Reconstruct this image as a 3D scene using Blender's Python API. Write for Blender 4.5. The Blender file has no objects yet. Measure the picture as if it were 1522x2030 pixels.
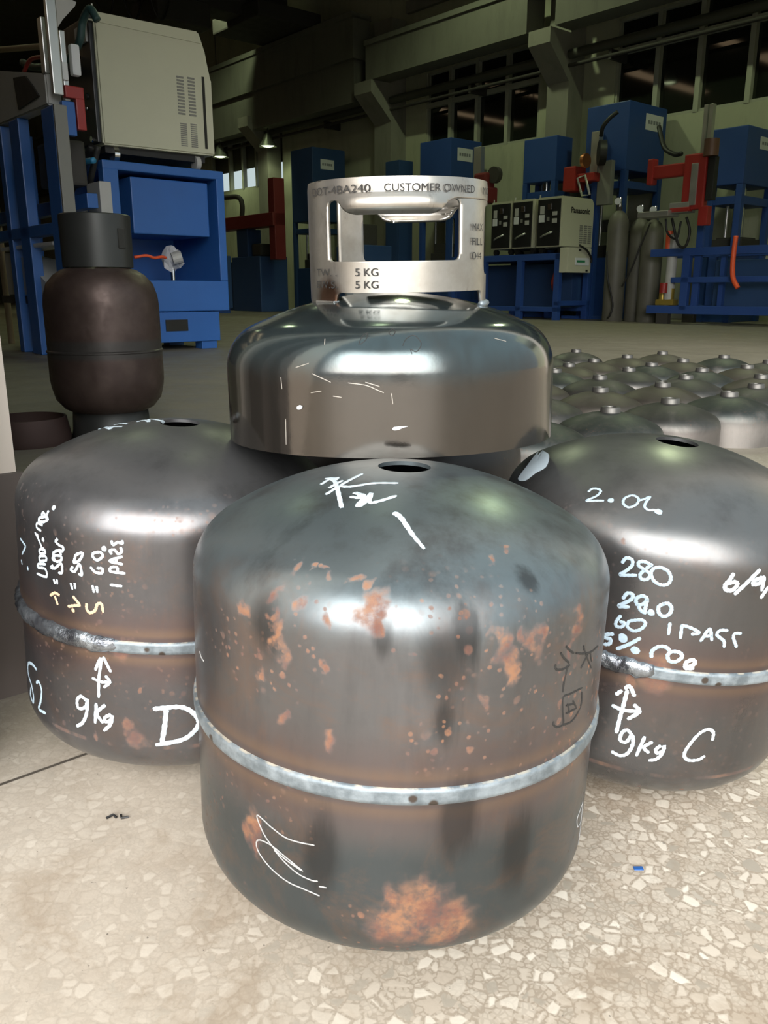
import bpy, bmesh, math, random
from mathutils import Vector, Matrix, Euler
from mathutils.bvhtree import BVHTree
random.seed(7)
PI = math.pi
sc = bpy.context.scene
C = bpy.data.collections.new('workshop'); sc.collection.children.link(C)

# ------------------------------------------------------------------ camera
CAM_H = .4715; PITCH = math.radians(15); FPX = 1630.0
cam_d = bpy.data.cameras.new('camera'); cam = bpy.data.objects.new('camera', cam_d); C.objects.link(cam)
cam.location = (0, 0, CAM_H); cam.rotation_euler = (PI/2 - PITCH, 0, 0)
cam_d.sensor_fit = 'VERTICAL'; cam_d.sensor_height = 36; cam_d.lens = 36*FPX/2030
cam_d.clip_start = .02; cam_d.clip_end = 200
sc.camera = cam
# ------------------------------------------------------------------ colour management
vs = sc.view_settings
vs.view_transform = 'Standard'; vs.look = 'None'; vs.gamma = 1; vs.exposure = 0.0; vs.use_curve_mapping = False
# ------------------------------------------------------------------ sky: overcast, brightest low in front of the gate
SKY_DIM = .70; SKY_PATCH = 11.5
w = bpy.data.worlds.new('overcast_sky'); sc.world = w; w.use_nodes = True
nt = w.node_tree; nt.nodes.clear()
def wn(t, **k):
    n = nt.nodes.new(t)
    for a, b in k.items(): setattr(n, a, b)
    return n
tc = wn('ShaderNodeTexCoord'); sep = wn('ShaderNodeSeparateXYZ'); nt.links.new(tc.outputs['Generated'], sep.inputs[0])
def wm(op, a, b=None):
    n = wn('ShaderNodeMath', operation=op)
    for i, q in enumerate((a, b)):
        if q is None: continue
        if isinstance(q, (int, float)): n.inputs[i].default_value = q
        else: nt.links.new(q, n.inputs[i])
    return n.outputs[0]
def wstep(v, lo, hi):
    n = wn('ShaderNodeMapRange', interpolation_type='SMOOTHSTEP')
    nt.links.new(v, n.inputs[0]); n.inputs[1].default_value = lo; n.inputs[2].default_value = hi
    return n.outputs[0]
az = wm('ARCTAN2', sep.outputs[0], wm('MULTIPLY', sep.outputs[1], -1))
m = wm('MULTIPLY', wm('MULTIPLY', wstep(az, -.85, -.55), wstep(az, .68, .34)),
       wm('MULTIPLY', wstep(sep.outputs[2], .06, .14), wstep(sep.outputs[2], .82, .6)))
mixc = wn('ShaderNodeMix', data_type='RGBA'); nt.links.new(m, mixc.inputs[0])
mixc.inputs[6].default_value = (.78*SKY_DIM, .93*SKY_DIM, 1.0*SKY_DIM, 1)
mixc.inputs[7].default_value = (1.0*SKY_PATCH, .985*SKY_PATCH, .96*SKY_PATCH, 1)
bg = wn('ShaderNodeBackground'); nt.links.new(mixc.outputs[2], bg.inputs[0])
wo = wn('ShaderNodeOutputWorld'); nt.links.new(bg.outputs[0], wo.inputs[0])
LAMP_W = 22; WALL_FILL_W = 450

# ------------------------------------------------------------------ frames of reference
YAW = math.radians(40.7)                      # the hall is turned against the camera: b runs across it, a along it
A_ = Vector((-math.sin(YAW), math.cos(YAW), 0)); B_ = Vector((math.cos(YAW), math.sin(YAW), 0))
def hall(b, a, z=0): return B_*b + A_*a + Vector((0, 0, z))
def ray(px, py):
    x = (px - 761)/FPX; u = (1015 - py)/FPX
    return Vector((x, math.cos(PITCH) + u*math.sin(PITCH), -math.sin(PITCH) + u*math.cos(PITCH)))
O_ = Vector((0, 0, CAM_H))
def ground(px, py, z=0):
    d = ray(px, py); return O_ + d*((z - CAM_H)/d.z)
def on_b(px, py, b):
    d = ray(px, py); P = O_ + d*(b/d.dot(B_)); return P.dot(A_), P.z
def on_a(px, py, a):
    d = ray(px, py); P = O_ + d*(a/d.dot(A_)); return P.dot(B_), P.z

# ------------------------------------------------------------------ object helpers
def tag(o, label, cat, group=None, kind=None):
    if label: o['label'] = label
    if cat: o['category'] = cat
    if group: o['group'] = group
    if kind: o['kind'] = kind
    return o
def thing(name, label, cat, loc=(0, 0, 0), rotz=0, group=None):
    o = bpy.data.objects.new(name, None); C.objects.link(o); o.empty_display_size = .1
    o.location = loc; o.rotation_euler = (0, 0, rotz)
    return tag(o, label, cat, group)
class MB:
    def __init__(s): s.bm = bmesh.new()
    def box(s, x0, x1, y0, y1, z0, z1, bev=0, mat=None):
        M = Matrix.Translation(((x0+x1)/2, (y0+y1)/2, (z0+z1)/2)) @ Matrix.Diagonal((abs(x1-x0), abs(y1-y0), abs(z1-z0), 1))
        if mat is not None: M = mat @ M
        r = bmesh.ops.create_cube(s.bm, size=1, matrix=M)
        if bev:
            es = list({e for v in r['verts'] for e in v.link_edges})
            bmesh.ops.bevel(s.bm, geom=es, offset=bev, segments=2, affect='EDGES', profile=.6)
        return s
    def rod(s, p, q, r, seg=14, r2=None):
        p = Vector(p); q = Vector(q); d = q - p
        M = Matrix.Translation((p+q)/2) @ d.to_track_quat('Z', 'Y').to_matrix().to_4x4()
        bmesh.ops.create_cone(s.bm, cap_ends=True, segments=seg, radius1=r, radius2=r if r2 is None else r2, depth=d.length, matrix=M)
        return s
    def bar(s, p, q, wx, wy, bev=0):
        p = Vector(p); q = Vector(q); d = q - p
        M = Matrix.Translation((p+q)/2) @ d.to_track_quat('Z', 'Y').to_matrix().to_4x4()
        s.box(-wx/2, wx/2, -wy/2, wy/2, -d.length/2, d.length/2, bev, M); return s
    def lathe(s, prof, seg=48, M=None):
        rings = []
        for r, z in prof:
            if r < 1e-6: rings.append([s.bm.verts.new((0, 0, z))])
            else: rings.append([s.bm.verts.new((r*math.cos(2*PI*i/seg), r*math.sin(2*PI*i/seg), z)) for i in range(seg)])
        for a, b in zip(rings, rings[1:]):
            for i in range(seg):
                j = (i+1) % seg
                f = [a[i % len(a)], a[j % len(a)], b[j % len(b)], b[i % len(b)]]
                f2 = []
                for v in f:
                    if v not in f2: f2.append(v)
                if len(f2) > 2: s.bm.faces.new(f2)
        if M is not None:
            for rg in rings:
                for v in rg: v.co = M @ v.co
        return s
    def tube(s, pts, r, seg=8, closed=False):
        pts = [Vector(p) for p in pts]; n = len(pts); rings = []
        prev = None
        for i, p in enumerate(pts):
            t = (pts[(i+1) % n] - pts[i-1]) if closed else (pts[min(i+1, n-1)] - pts[max(i-1, 0)])
            t.normalize()
            if prev is None:
                u = t.orthogonal().normalized()
            else:
                u = (prev - t*prev.dot(t)).normalized()
            prev = u; v = t.cross(u)
            rr = r(i/(n-1)) if callable(r) else r
            rings.append([s.bm.verts.new(p + (u*math.cos(2*PI*k/seg) + v*math.sin(2*PI*k/seg))*rr) for k in range(seg)])
        rng = range(n if closed else n-1)
        for i in rng:
            a, b = rings[i], rings[(i+1) % n]
            for k in range(seg): s.bm.faces.new((a[k], a[(k+1) % seg], b[(k+1) % seg], b[k]))
        if not closed:
            s.bm.faces.new(rings[0][::-1]); s.bm.faces.new(rings[-1])
        return s
    def prism(s, poly, d0, d1, f, bev=0):
        """polygon of (u,v) extruded from d0 to d1; f(u,v,d) gives the point"""
        a = [s.bm.verts.new(f(u, v, d0)) for u, v in poly]; b = [s.bm.verts.new(f(u, v, d1)) for u, v in poly]
        fs = [s.bm.faces.new(a), s.bm.faces.new(b[::-1])]
        n = len(poly)
        for i in range(n): fs.append(s.bm.faces.new((a[i], b[i], b[(i+1) % n], a[(i+1) % n])))
        if bev:
            es = list({e for q in fs for e in q.edges})
            bmesh.ops.bevel(s.bm, geom=es, offset=bev, segments=2, affect='EDGES')
        return s
    def ball(s, c, r, sx=1, sy=1, sz=1, seg=16):
        M = Matrix.Translation(c) @ Matrix.Diagonal((sx, sy, sz, 1))
        bmesh.ops.create_uvsphere(s.bm, u_segments=seg, v_segments=seg//2+2, radius=r, matrix=M); return s
    def build(s, name, mat, parent=None, smooth=False, auto=None):
        bmesh.ops.recalc_face_normals(s.bm, faces=s.bm.faces)
        me = bpy.data.meshes.new(name); s.bm.to_mesh(me); s.bm.free()
        me.materials.append(mat)
        if smooth:
            for p in me.polygons: p.use_smooth = True
        if auto:
            for p in me.polygons: p.use_smooth = True
            me.set_sharp_from_angle(angle=math.radians(auto))
        o = bpy.data.objects.new(name, me); C.objects.link(o)
        if parent: o.parent = parent
        return o
def struct(name, mb, mat, smooth=False, label=None, cat='structure'):
    o = mb.build(name, mat, None, smooth); o['kind'] = 'structure'
    o['category'] = cat
    if label: o['label'] = label
    return o
def curve_pts(pts, n=8):
    """Catmull-Rom through 2-D or 3-D points"""
    P = [Vector(p) for p in pts]
    if len(P) < 3: 
        return [P[0].lerp(P[-1], i/n) for i in range(n+1)]
    out = []
    Q = [P[0]*2 - P[1]] + P + [P[-1]*2 - P[-2]]
    for i in range(1, len(Q)-2):
        p0, p1, p2, p3 = Q[i-1], Q[i], Q[i+1], Q[i+2]
        for k in range(n):
            t = k/n
            out.append(.5*((2*p1) + (p2-p0)*t + (2*p0-5*p1+4*p2-p3)*t*t + (3*p1-p0-3*p2+p3)*t**3))
    out.append(P[-1]); return out

# ------------------------------------------------------------------ materials
class NT:
    def __init__(s, name):
        s.m = bpy.data.materials.new(name); s.m.use_nodes = True
        s.t = s.m.node_tree; s.t.nodes.clear()
        s.out = s.n('ShaderNodeOutputMaterial'); s.p = s.n('ShaderNodeBsdfPrincipled')
        s.t.links.new(s.p.outputs[0], s.out.inputs[0])
        s.tc = s.n('ShaderNodeTexCoord'); s.obj = s.tc.outputs['Object']
    def n(s, ty, **k):
        x = s.t.nodes.new(ty)
        for a, b in k.items(): setattr(x, a, b)
        return x
    def link(s, a, b): s.t.links.new(a, b)
    def put(s, sock, v):
        if isinstance(v, bpy.types.NodeSocket): s.link(v, sock)
        elif isinstance(v, (tuple, list)) and len(v) == 3 and sock.type == 'RGBA': sock.default_value = (*v, 1)
        else: sock.default_value = v
    def math(s, op, a, b=0, clamp=False):
        x = s.n('ShaderNodeMath', operation=op, use_clamp=clamp); s.put(x.inputs[0], a); s.put(x.inputs[1], b); return x.outputs[0]
    def noise(s, scale=5, detail=4, rough=.55, vec=None, stretch=None, dist=0):
        x = s.n('ShaderNodeTexNoise'); x.inputs['Scale'].default_value = scale; x.inputs['Detail'].default_value = detail
        x.inputs['Roughness'].default_value = rough; x.inputs['Distortion'].default_value = dist
        v = vec or s.obj
        if stretch:
            mp = s.n('ShaderNodeMapping'); mp.inputs['Scale'].default_value = stretch; s.link(v, mp.inputs[0]); v = mp.outputs[0]
        s.link(v, x.inputs['Vector']); return x.outputs[0]
    def ramp(s, v, lo, hi, a=0., b=1., smooth=True):
        x = s.n('ShaderNodeMapRange', interpolation_type='SMOOTHSTEP' if smooth else 'LINEAR')
        s.put(x.inputs[0], v); x.inputs[1].default_value = lo; x.inputs[2].default_value = hi
        x.inputs[3].default_value = a; x.inputs[4].default_value = b; return x.outputs[0]
    def mix(s, f, a, b):
        x = s.n('ShaderNodeMix', data_type='RGBA'); s.put(x.inputs[0], f); s.put(x.inputs[6], a); s.put(x.inputs[7], b); return x.outputs[2]
    def mixf(s, f, a, b):
        x = s.n('ShaderNodeMix', data_type='FLOAT'); s.put(x.inputs[0], f); s.put(x.inputs[2], a); s.put(x.inputs[3], b); return x.outputs[0]
    def bump(s, h, strength=.3, dist=.002):
        x = s.n('ShaderNodeBump'); x.inputs['Strength'].default_value = strength; x.inputs['Distance'].default_value = dist
        s.link(h, x.inputs['Height']); s.link(x.outputs[0], s.p.inputs['Normal'])
    def set(s, **k):
        for a, b in k.items(): s.put(s.p.inputs[a.replace('_', ' ')], b)
        return s.m
def plain(name, col, rough=.5, metal=0., var=.12, scale=6, spec=.5, emit=0, coat=0):
    t = NT(name); nz = t.noise(scale, 5)
    a = tuple(max(0, c*(1-var)) for c in col); b = tuple(min(1, c*(1+var)) for c in col)
    k = dict(Base_Color=t.mix(nz, a, b), Roughness=t.ramp(nz, .3, .7, max(.02, rough-.06), min(1, rough+.06)), Metallic=metal)
    if coat: k['Coat_Weight'] = coat
    m = t.set(**k)
    if emit:
        t.p.inputs['Emission Color'].default_value = (*col, 1); t.p.inputs['Emission Strength'].default_value = emit
    return m

RUST = (.30, .115, .035); RUST_RED = (.20, .06, .03)
def steel(name, dome, side, dz=(.085, .135), rustk=.8, rough=.38, metal=.8, tint=.6, blobs=(), dark=(), low=0., crease=0., haze=0., speck=0., seed=0., coat=0., bead_z=0., streak=.5):
    """scaled mild steel: bluish domes, browner drawn walls, heat tint beside the girth weld, rust where it sits on the real thing"""
    t = NT(name)
    sp = t.n('ShaderNodeSeparateXYZ'); t.link(t.obj, sp.inputs[0]); z = sp.outputs[2]
    off = t.n('ShaderNodeVectorMath', operation='ADD'); t.link(t.obj, off.inputs[0]); off.inputs[1].default_value = (seed, seed*1.7, seed*.3)
    v = off.outputs[0]
    big = t.noise(9, 5, .6, v, dist=.6); fine = t.noise(70, 5, .65, v); drip = t.noise(26, 5, .65, v, (1, 1, .16))
    az_ = t.math('ABSOLUTE', z)
    fz = t.math('ADD', az_, t.math('MULTIPLY', t.math('SUBTRACT', big, .5), .05))
    col = t.mix(t.ramp(fz, *dz), side, dome)
    dk = tuple(c*.6 for c in side); lt = tuple(min(1, c*1.3) for c in side)
    col = t.mix(t.math('MULTIPLY', t.ramp(drip, .45, .75), streak*.75), col, dk)
    col = t.mix(t.math('MULTIPLY', t.ramp(big, .48, .8), .4), col, lt)
    col = t.mix(t.math('MULTIPLY', t.ramp(fine, .5, .8), .2), col, tuple(c*.6 for c in side))
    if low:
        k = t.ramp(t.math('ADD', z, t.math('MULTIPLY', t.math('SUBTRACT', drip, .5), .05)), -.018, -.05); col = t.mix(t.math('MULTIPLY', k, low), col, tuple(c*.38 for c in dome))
    if haze:
        hz = t.noise(16, 6, .7, v, dist=.8); k = t.math('MULTIPLY', t.ramp(hz, .46, .68), t.ramp(az_, .15, .10)); col = t.mix(t.math('MULTIPLY', k, haze), col, (.24, .135, .085))
        dkz = t.noise(19, 5, .7, v, (1, 1, .4), .5); col = t.mix(t.math('MULTIPLY', t.ramp(dkz, .55, .72), haze*.9), col, tuple(c*.35 for c in dome))
    if tint:
        band = t.math('MULTIPLY', t.ramp(t.math('ADD', az_, t.math('MULTIPLY', t.math('SUBTRACT', drip, .5), .03)), .012, .05, 1, 0), tint)
        col = t.mix(band, col, (.155, .10, .09))
        thin = t.math('MULTIPLY', t.math('MULTIPLY', t.ramp(az_, .008, .012), t.ramp(az_, .012, .022, 1, 0)), tint*.7)
        col = t.mix(thin, col, (.29, .19, .12))
    for (c, r) in dark:
        dn = t.n('ShaderNodeVectorMath', operation='MULTIPLY'); t.link(t.obj, dn.inputs[0]); dn.inputs[1].default_value = (1, 1, .45)
        dd = t.n('ShaderNodeVectorMath', operation='DISTANCE'); t.link(dn.outputs[0], dd.inputs[0]); dd.inputs[1].default_value = (c[0], c[1], c[2]*.45)
        k = t.ramp(t.math('ADD', dd.outputs['Value'], t.math('MULTIPLY', t.math('SUBTRACT', drip, .5), .03)), r, r*.3); col = t.mix(t.math('MULTIPLY', k, .7), col, (.035, .034, .034))
    rmask = None
    wob = t.n('ShaderNodeVectorMath', operation='ADD'); t.link(t.obj, wob.inputs[0])
    nn = t.n('ShaderNodeTexNoise'); nn.inputs['Scale'].default_value = 55; nn.inputs['Detail'].default_value = 5; t.link(v, nn.inputs['Vector'])
    sub = t.n('ShaderNodeVectorMath', operation='SUBTRACT'); t.link(nn.outputs[1], sub.inputs[0]); sub.inputs[1].default_value = (.5, .5, .5)
    scl = t.n('ShaderNodeVectorMath', operation='SCALE'); t.link(sub.outputs[0], scl.inputs[0]); scl.inputs['Scale'].default_value = .03
    t.link(scl.outputs[0], wob.inputs[1])
    for (c, r) in blobs:
        sq = t.n('ShaderNodeVectorMath', operation='MULTIPLY'); t.link(wob.outputs[0], sq.inputs[0]); sq.inputs[1].default_value = (1, 1, .6 if r < .016 else .85)
        d = t.n('ShaderNodeVectorMath', operation='DISTANCE'); t.link(sq.outputs[0], d.inputs[0]); d.inputs[1].default_value = (c[0], c[1], c[2]*.6 if r < .016 else c[2]*.85)
        k = t.ramp(d.outputs['Value'], r*.95, r*.35)
        rmask = k if rmask is None else t.math('MAXIMUM', rmask, k)
    if speck:
        wb2 = t.n('ShaderNodeVectorMath', operation='ADD'); t.link(t.obj, wb2.inputs[0])
        s2 = t.n('ShaderNodeVectorMath', operation='SCALE'); t.link(sub.outputs[0], s2.inputs[0]); s2.inputs['Scale'].default_value = .006; t.link(s2.outputs[0], wb2.inputs[1])
        wall = t.ramp(az_, .15, .115)
        for scl_, thr, lo_, hi_ in ((95, .30, .50, .62), (190, .33, .44, .60), (48, .20, .54, .64)):
            vo = t.n('ShaderNodeTexVoronoi'); vo.inputs['Scale'].default_value = scl_; t.link(wb2.outputs[0], vo.inputs['Vector'])
            reg = t.ramp(t.noise(10, 3, .55, v), lo_, hi_)
            cs = t.n('ShaderNodeSeparateColor'); t.link(vo.outputs['Color'], cs.inputs[0]); pick = t.ramp(cs.outputs[0], .45, .6)
            k = t.math('MULTIPLY', t.math('MULTIPLY', t.ramp(vo.outputs['Distance'], thr, thr*.55), wall), t.math('MULTIPLY', t.math('MULTIPLY', reg, pick), speck))
            rmask = k if rmask is None else t.math('MAXIMUM', rmask, k)
    if crease:
        k = t.math('MULTIPLY', t.ramp(t.math('ABSOLUTE', t.math('ADD', z, .1005)), .0028, .0012), t.ramp(drip, .42, .58)); k = t.math('MULTIPLY', k, crease)
        rmask = k if rmask is None else t.math('MAXIMUM', rmask, k)
    rg = t.ramp(big, .35, .7, rough-.04, rough+.07)
    met = metal
    if rmask is not None:
        rmask = t.math('MULTIPLY', rmask, t.ramp(t.noise(120, 4, .7, v), .3, .58, .35, rustk))
        rc = t.mix(t.ramp(t.noise(48, 5, .65, v), .35, .65), (.15, .055, .035), (.30, .135, .06))
        col = t.mix(rmask, col, rc); rg = t.mixf(rmask, rg, .85); met = t.mixf(rmask, metal, .0)
    t.bump(t.math('ADD', t.math('MULTIPLY', fine, .5), t.math('MULTIPLY', big, 1.5)), .05, .003)
    return t.set(Base_Color=col, Roughness=rg, Metallic=met, Coat_Weight=coat, Coat_Roughness=.12)

def terrazzo():
    t = NT('terrazzo'); v = t.obj
    nz = t.n('ShaderNodeTexNoise'); nz.inputs['Scale'].default_value = 60; nz.inputs['Detail'].default_value = 2; t.link(v, nz.inputs['Vector'])
    add = t.n('ShaderNodeVectorMath', operation='ADD'); t.link(v, add.inputs[0])
    sc_ = t.n('ShaderNodeVectorMath', operation='SCALE'); t.link(nz.outputs[1], sc_.inputs[0]); sc_.inputs['Scale'].default_value = .006; t.link(sc_.outputs[0], add.inputs[1])
    vo = t.n('ShaderNodeTexVoronoi', feature='DISTANCE_TO_EDGE'); vo.inputs['Scale'].default_value = 88; t.link(add.outputs[0], vo.inputs['Vector'])
    vc = t.n('ShaderNodeTexVoronoi'); vc.inputs['Scale'].default_value = 88; t.link(add.outputs[0], vc.inputs['Vector'])
    spc = t.n('ShaderNodeSeparateColor'); t.link(vc.outputs['Color'], spc.inputs[0])
    chip = t.mix(spc.outputs[0], (.52, .44, .35), (.82, .75, .64)); chip = t.mix(t.ramp(spc.outputs[1], .8, .9), chip, (.38, .335, .27))
    edge = t.ramp(vo.outputs['Distance'], .05, .16)
    size = t.ramp(spc.outputs[2], .3, .45); edge = t.math('MULTIPLY', edge, t.mixf(size, .35, 1.))
    vo2 = t.n('ShaderNodeTexVoronoi', feature='DISTANCE_TO_EDGE'); vo2.inputs['Scale'].default_value = 210; t.link(add.outputs[0], vo2.inputs['Vector'])
    small = t.math('MULTIPLY', t.ramp(vo2.outputs['Distance'], .06, .2), .55)
    cem = t.mix(small, (.36, .295, .225), (.62, .54, .44))
    full = t.mix(edge, cem, chip)
    # worn, dusty skin over the chips towards the left of the gate
    sp = t.n('ShaderNodeSeparateXYZ'); t.link(v, sp.inputs[0])
    big = t.noise(5, 5, .6); 
    wornx = t.ramp(t.math('ADD', sp.outputs[0], t.math('MULTIPLY', t.math('SUBTRACT', big, .5), .5)), -.20, .10, .72, .10)
    dust = t.mix(t.noise(14, 6, .65), (.41, .345, .275), (.645, .58, .49))
    col = t.mix(wornx, full, dust)
    stain = t.noise(7, 6, .7, dist=1.5)
    col = t.mix(t.math('MULTIPLY', t.ramp(stain, .48, .68), .5), col, (.33, .25, .175))
    col = t.mix(t.ramp(t.noise(160, 3, .6), .68, .76), col, (.20, .17, .14))
    # indoors a plain dark tone covers the chips, painting in the dimmer hall light
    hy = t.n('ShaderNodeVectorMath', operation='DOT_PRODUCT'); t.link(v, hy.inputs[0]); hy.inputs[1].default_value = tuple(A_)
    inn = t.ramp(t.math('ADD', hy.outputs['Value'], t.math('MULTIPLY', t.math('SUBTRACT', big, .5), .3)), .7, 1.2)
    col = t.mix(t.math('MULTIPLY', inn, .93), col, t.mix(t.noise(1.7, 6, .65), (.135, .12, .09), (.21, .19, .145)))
    # the joint line at the threshold
    jl = t.math('ABSOLUTE', t.math('SUBTRACT', hy.outputs['Value'], .791)); col = t.mix(t.ramp(jl, .003, .0015), col, (.09, .075, .06))
    t.bump(t.math('ADD', vo.outputs['Distance'], t.noise(120, 4)), .12, .002)
    return t.set(Base_Color=col, Roughness=t.ramp(big, .3, .7, .42, .62))

M = {}
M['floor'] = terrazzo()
def wallmat(name, col, dirt=.5):
    t = NT(name); n1 = t.noise(.8, 6, .65); n2 = t.noise(3, 6, .7, stretch=(1, 1, .25))
    c = t.mix(t.math('MULTIPLY', t.ramp(n2, .45, .75), dirt), col, tuple(q*.55 for q in col))
    c = t.mix(t.math('MULTIPLY', t.ramp(n1, .45, .7), .4), c, tuple(q*.8 for q in col))
    return t.set(Base_Color=c, Roughness=.75)
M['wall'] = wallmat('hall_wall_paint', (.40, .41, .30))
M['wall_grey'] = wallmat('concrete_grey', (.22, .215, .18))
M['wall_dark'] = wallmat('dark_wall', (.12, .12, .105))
M['ceil'] = wallmat('roof_sheet', (.12, .115, .10))
M['jamb'] = wallmat('gate_pillar_paint', (.66, .58, .50), .3)
M['plinth'] = wallmat('gate_pillar_plinth', (.105, .085, .075), .5)
M['gate'] = wallmat('gate_leaf_paint', (.045, .034, .03), .4)
M['beam'] = wallmat('crane_beam', (.135, .135, .11))
M['soot'] = plain('dark_steelwork', (.035, .032, .028), .7)
M['pipe'] = plain('pipe_paint', (.06, .062, .048), .5)
M['mullion'] = plain('window_frame_paint', (.34, .35, .28), .6)
def glassmat():
    t = NT('dark_window_glass'); return t.set(Base_Color=(.012, .014, .011), Roughness=.04, Specular_IOR_Level=.6)
M['glass'] = glassmat()
def clear_glass():
    t = NT('clear_window_glass'); return t.set(Base_Color=(.95, .95, .9), Roughness=.02, Transmission_Weight=1.0, IOR=1.02)
M['clear'] = clear_glass()
M['blue'] = plain('blue_machine_paint', (.024, .112, .37), .42, var=.1)
M['blue_dk'] = plain('blue_press_paint', (.02, .062, .235), .5, var=.18, scale=2)
M['blue_far'] = plain('navy_cabinet_paint', (.02, .055, .15), .55, var=.18, scale=2)
M['beige'] = plain('beige_enamel', (.50, .50, .375), .45, var=.04)
M['panel'] = plain('black_front_panel', (.012, .013, .014), .4)
M['black'] = plain('black_rubber', (.012, .012, .012), .55)
M['white'] = plain('white_sheet', (.62, .64, .66), .7, var=.05)
M['print'] = plain('grey_print', (.22, .23, .26), .7)
M['ink'] = plain('black_ink', (.015, .015, .015), .6)
M['green'] = plain('green_print', (.03, .22, .10), .6)
M['red'] = plain('red_machine_paint', (.30, .022, .018), .45)
M['orange'] = plain('orange_hose', (.75, .10, .03), .5)
M['bluehose'] = plain('light_blue_hose', (.03, .22, .42), .4)
M['teal'] = plain('dark_teal_hose', (.02, .055, .055), .5)
M['alu'] = plain('aluminium_profile', (.55, .56, .54), .35, .8)
M['boss'] = plain('boss_steel', (.13, .125, .115), .5, .8)
M['chrome'] = plain('bright_fitting', (.8, .8, .8), .18, 1.)
M['grey'] = plain('grey_machine_paint', (.20, .20, .18), .5)
M['ltgrey'] = plain('light_grey_enamel', (.42, .42, .40), .5)
M['bottle'] = plain('gas_bottle_grey', (.105, .10, .08), .5, var=.35, scale=5)
M['brass'] = plain('brass', (.42, .30, .06), .4, .6)
M['copper'] = plain('copper_wire', (.55, .22, .10), .35, .8)
M['tan'] = plain('tan_tube', (.35, .26, .17), .6)
M['hole'] = plain('vent_shadow', (.02, .02, .017), .9)
M['lamp'] = plain('lamp_reflector', (.25, .27, .22), .4, .5)
M['paint'] = plain('white_marker_paint', (.52, .61, .67), .5, var=.1, scale=60)
M['paint_peach'] = plain('heat_browned_marker_paint', (.62, .42, .27), .55, var=.1, scale=60)
M['paint_thin'] = plain('thin_bluish_marker_paint', (.36, .46, .54), .5, var=.25, scale=150)
M['chalk'] = plain('white_chalk', (.34, .34, .335), .9, var=.3, scale=300)
M['scratch'] = plain('scratched_steel', (.36, .33, .29), .5, .4)
M['marker'] = plain('black_marker', (.02, .019, .018), .6)
def beadmat():
    t = NT('weld_bead'); v = t.noise(60, 5, .6); vo = t.n('ShaderNodeTexVoronoi'); vo.inputs['Scale'].default_value = 62; t.link(t.obj, vo.inputs['Vector'])
    cs = t.n('ShaderNodeSeparateColor'); t.link(vo.outputs['Color'], cs.inputs[0])
    c = t.mix(t.ramp(v, .35, .7), (.15, .18, .20), (.31, .355, .385))
    dots = t.math('MULTIPLY', t.ramp(vo.outputs['Distance'], .24, .14), t.ramp(cs.outputs[1], .3, .4))
    c = t.mix(dots, c, (.07, .055, .045))
    sp = t.n('ShaderNodeSeparateXYZ'); t.link(t.obj, sp.inputs[0]); e = t.math('ABSOLUTE', sp.outputs[2])
    c = t.mix(t.math('MULTIPLY', t.ramp(e, .0048, .0058), t.ramp(t.noise(130, 3), .42, .6)), c, (.50, .46, .38))
    t.bump(v, .25, .002)
    return t.set(Base_Color=c, Metallic=.5, Roughness=t.ramp(v, .3, .7, .4, .56))
M['bead'] = beadmat()
def lumpmat():
    t = NT('weld_overlap_bead'); v = t.noise(45, 5, .65)
    c = t.mix(t.ramp(v, .35, .65), (.11, .115, .13), (.34, .37, .40)); t.bump(v, .6, .004)
    return t.set(Base_Color=c, Metallic=.85, Roughness=.25)
M['lump'] = lumpmat()
def collarmat():
    t = NT('bright_collar_steel'); n1 = t.noise(22, 5, .6); n2 = t.noise(60, 5, .7, stretch=(1, 1, .4))
    c = t.mix(t.ramp(n1, .35, .7), (.50, .475, .435), (.37, .34, .295))
    c = t.mix(t.math('MULTIPLY', t.ramp(n2, .56, .74), .6), c, (.15, .13, .11))
    sp = t.n('ShaderNodeVectorMath', operation='DISTANCE'); t.link(t.obj, sp.inputs[0]); sp.inputs[1].default_value = (-.0624, -.0516, .0015)
    k = t.ramp(t.math('ADD', sp.outputs['Value'], t.math('MULTIPLY', n2, .012)), .032, .016)
    c = t.mix(k, c, (.10, .055, .035))
    t.bump(n2, .05, .002)
    return t.set(Base_Color=c, Metallic=.9, Roughness=t.ramp(n1, .3, .7, .28, .42))
M['collar'] = collarmat()
M['stamp'] = plain('stamped_letter_steel', (.018, .017, .016), .8, 0)
def tarnmat():
    t = NT('brown_cylinder_steel'); n1 = t.noise(9, 5, .6); n2 = t.noise(40, 5, .6)
    sp = t.n('ShaderNodeSeparateXYZ'); t.link(t.obj, sp.inputs[0])
    c = t.mix(t.ramp(n1, .35, .7), (.055, .036, .031), (.088, .062, .053))
    d = t.math('ABSOLUTE', t.math('SUBTRACT', sp.outputs[2], .295))
    c = t.mix(t.math('MULTIPLY', t.ramp(d, .035, .02), .75), c, (.05, .05, .048))
    return t.set(Base_Color=c, Metallic=.55, Roughness=t.ramp(n2, .3, .7, .38, .55))
M['brown'] = tarnmat()
M['collar_dk'] = plain('dark_collar_steel', (.05, .052, .05), .45, .6, var=.3)
M['plastic'] = None
def wrapmat():
    t = NT('clear_wrap'); return t.set(Base_Color=(.75, .76, .78), Roughness=.18, Transmission_Weight=.35, IOR=1.3)
M['plastic'] = wrapmat()

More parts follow.
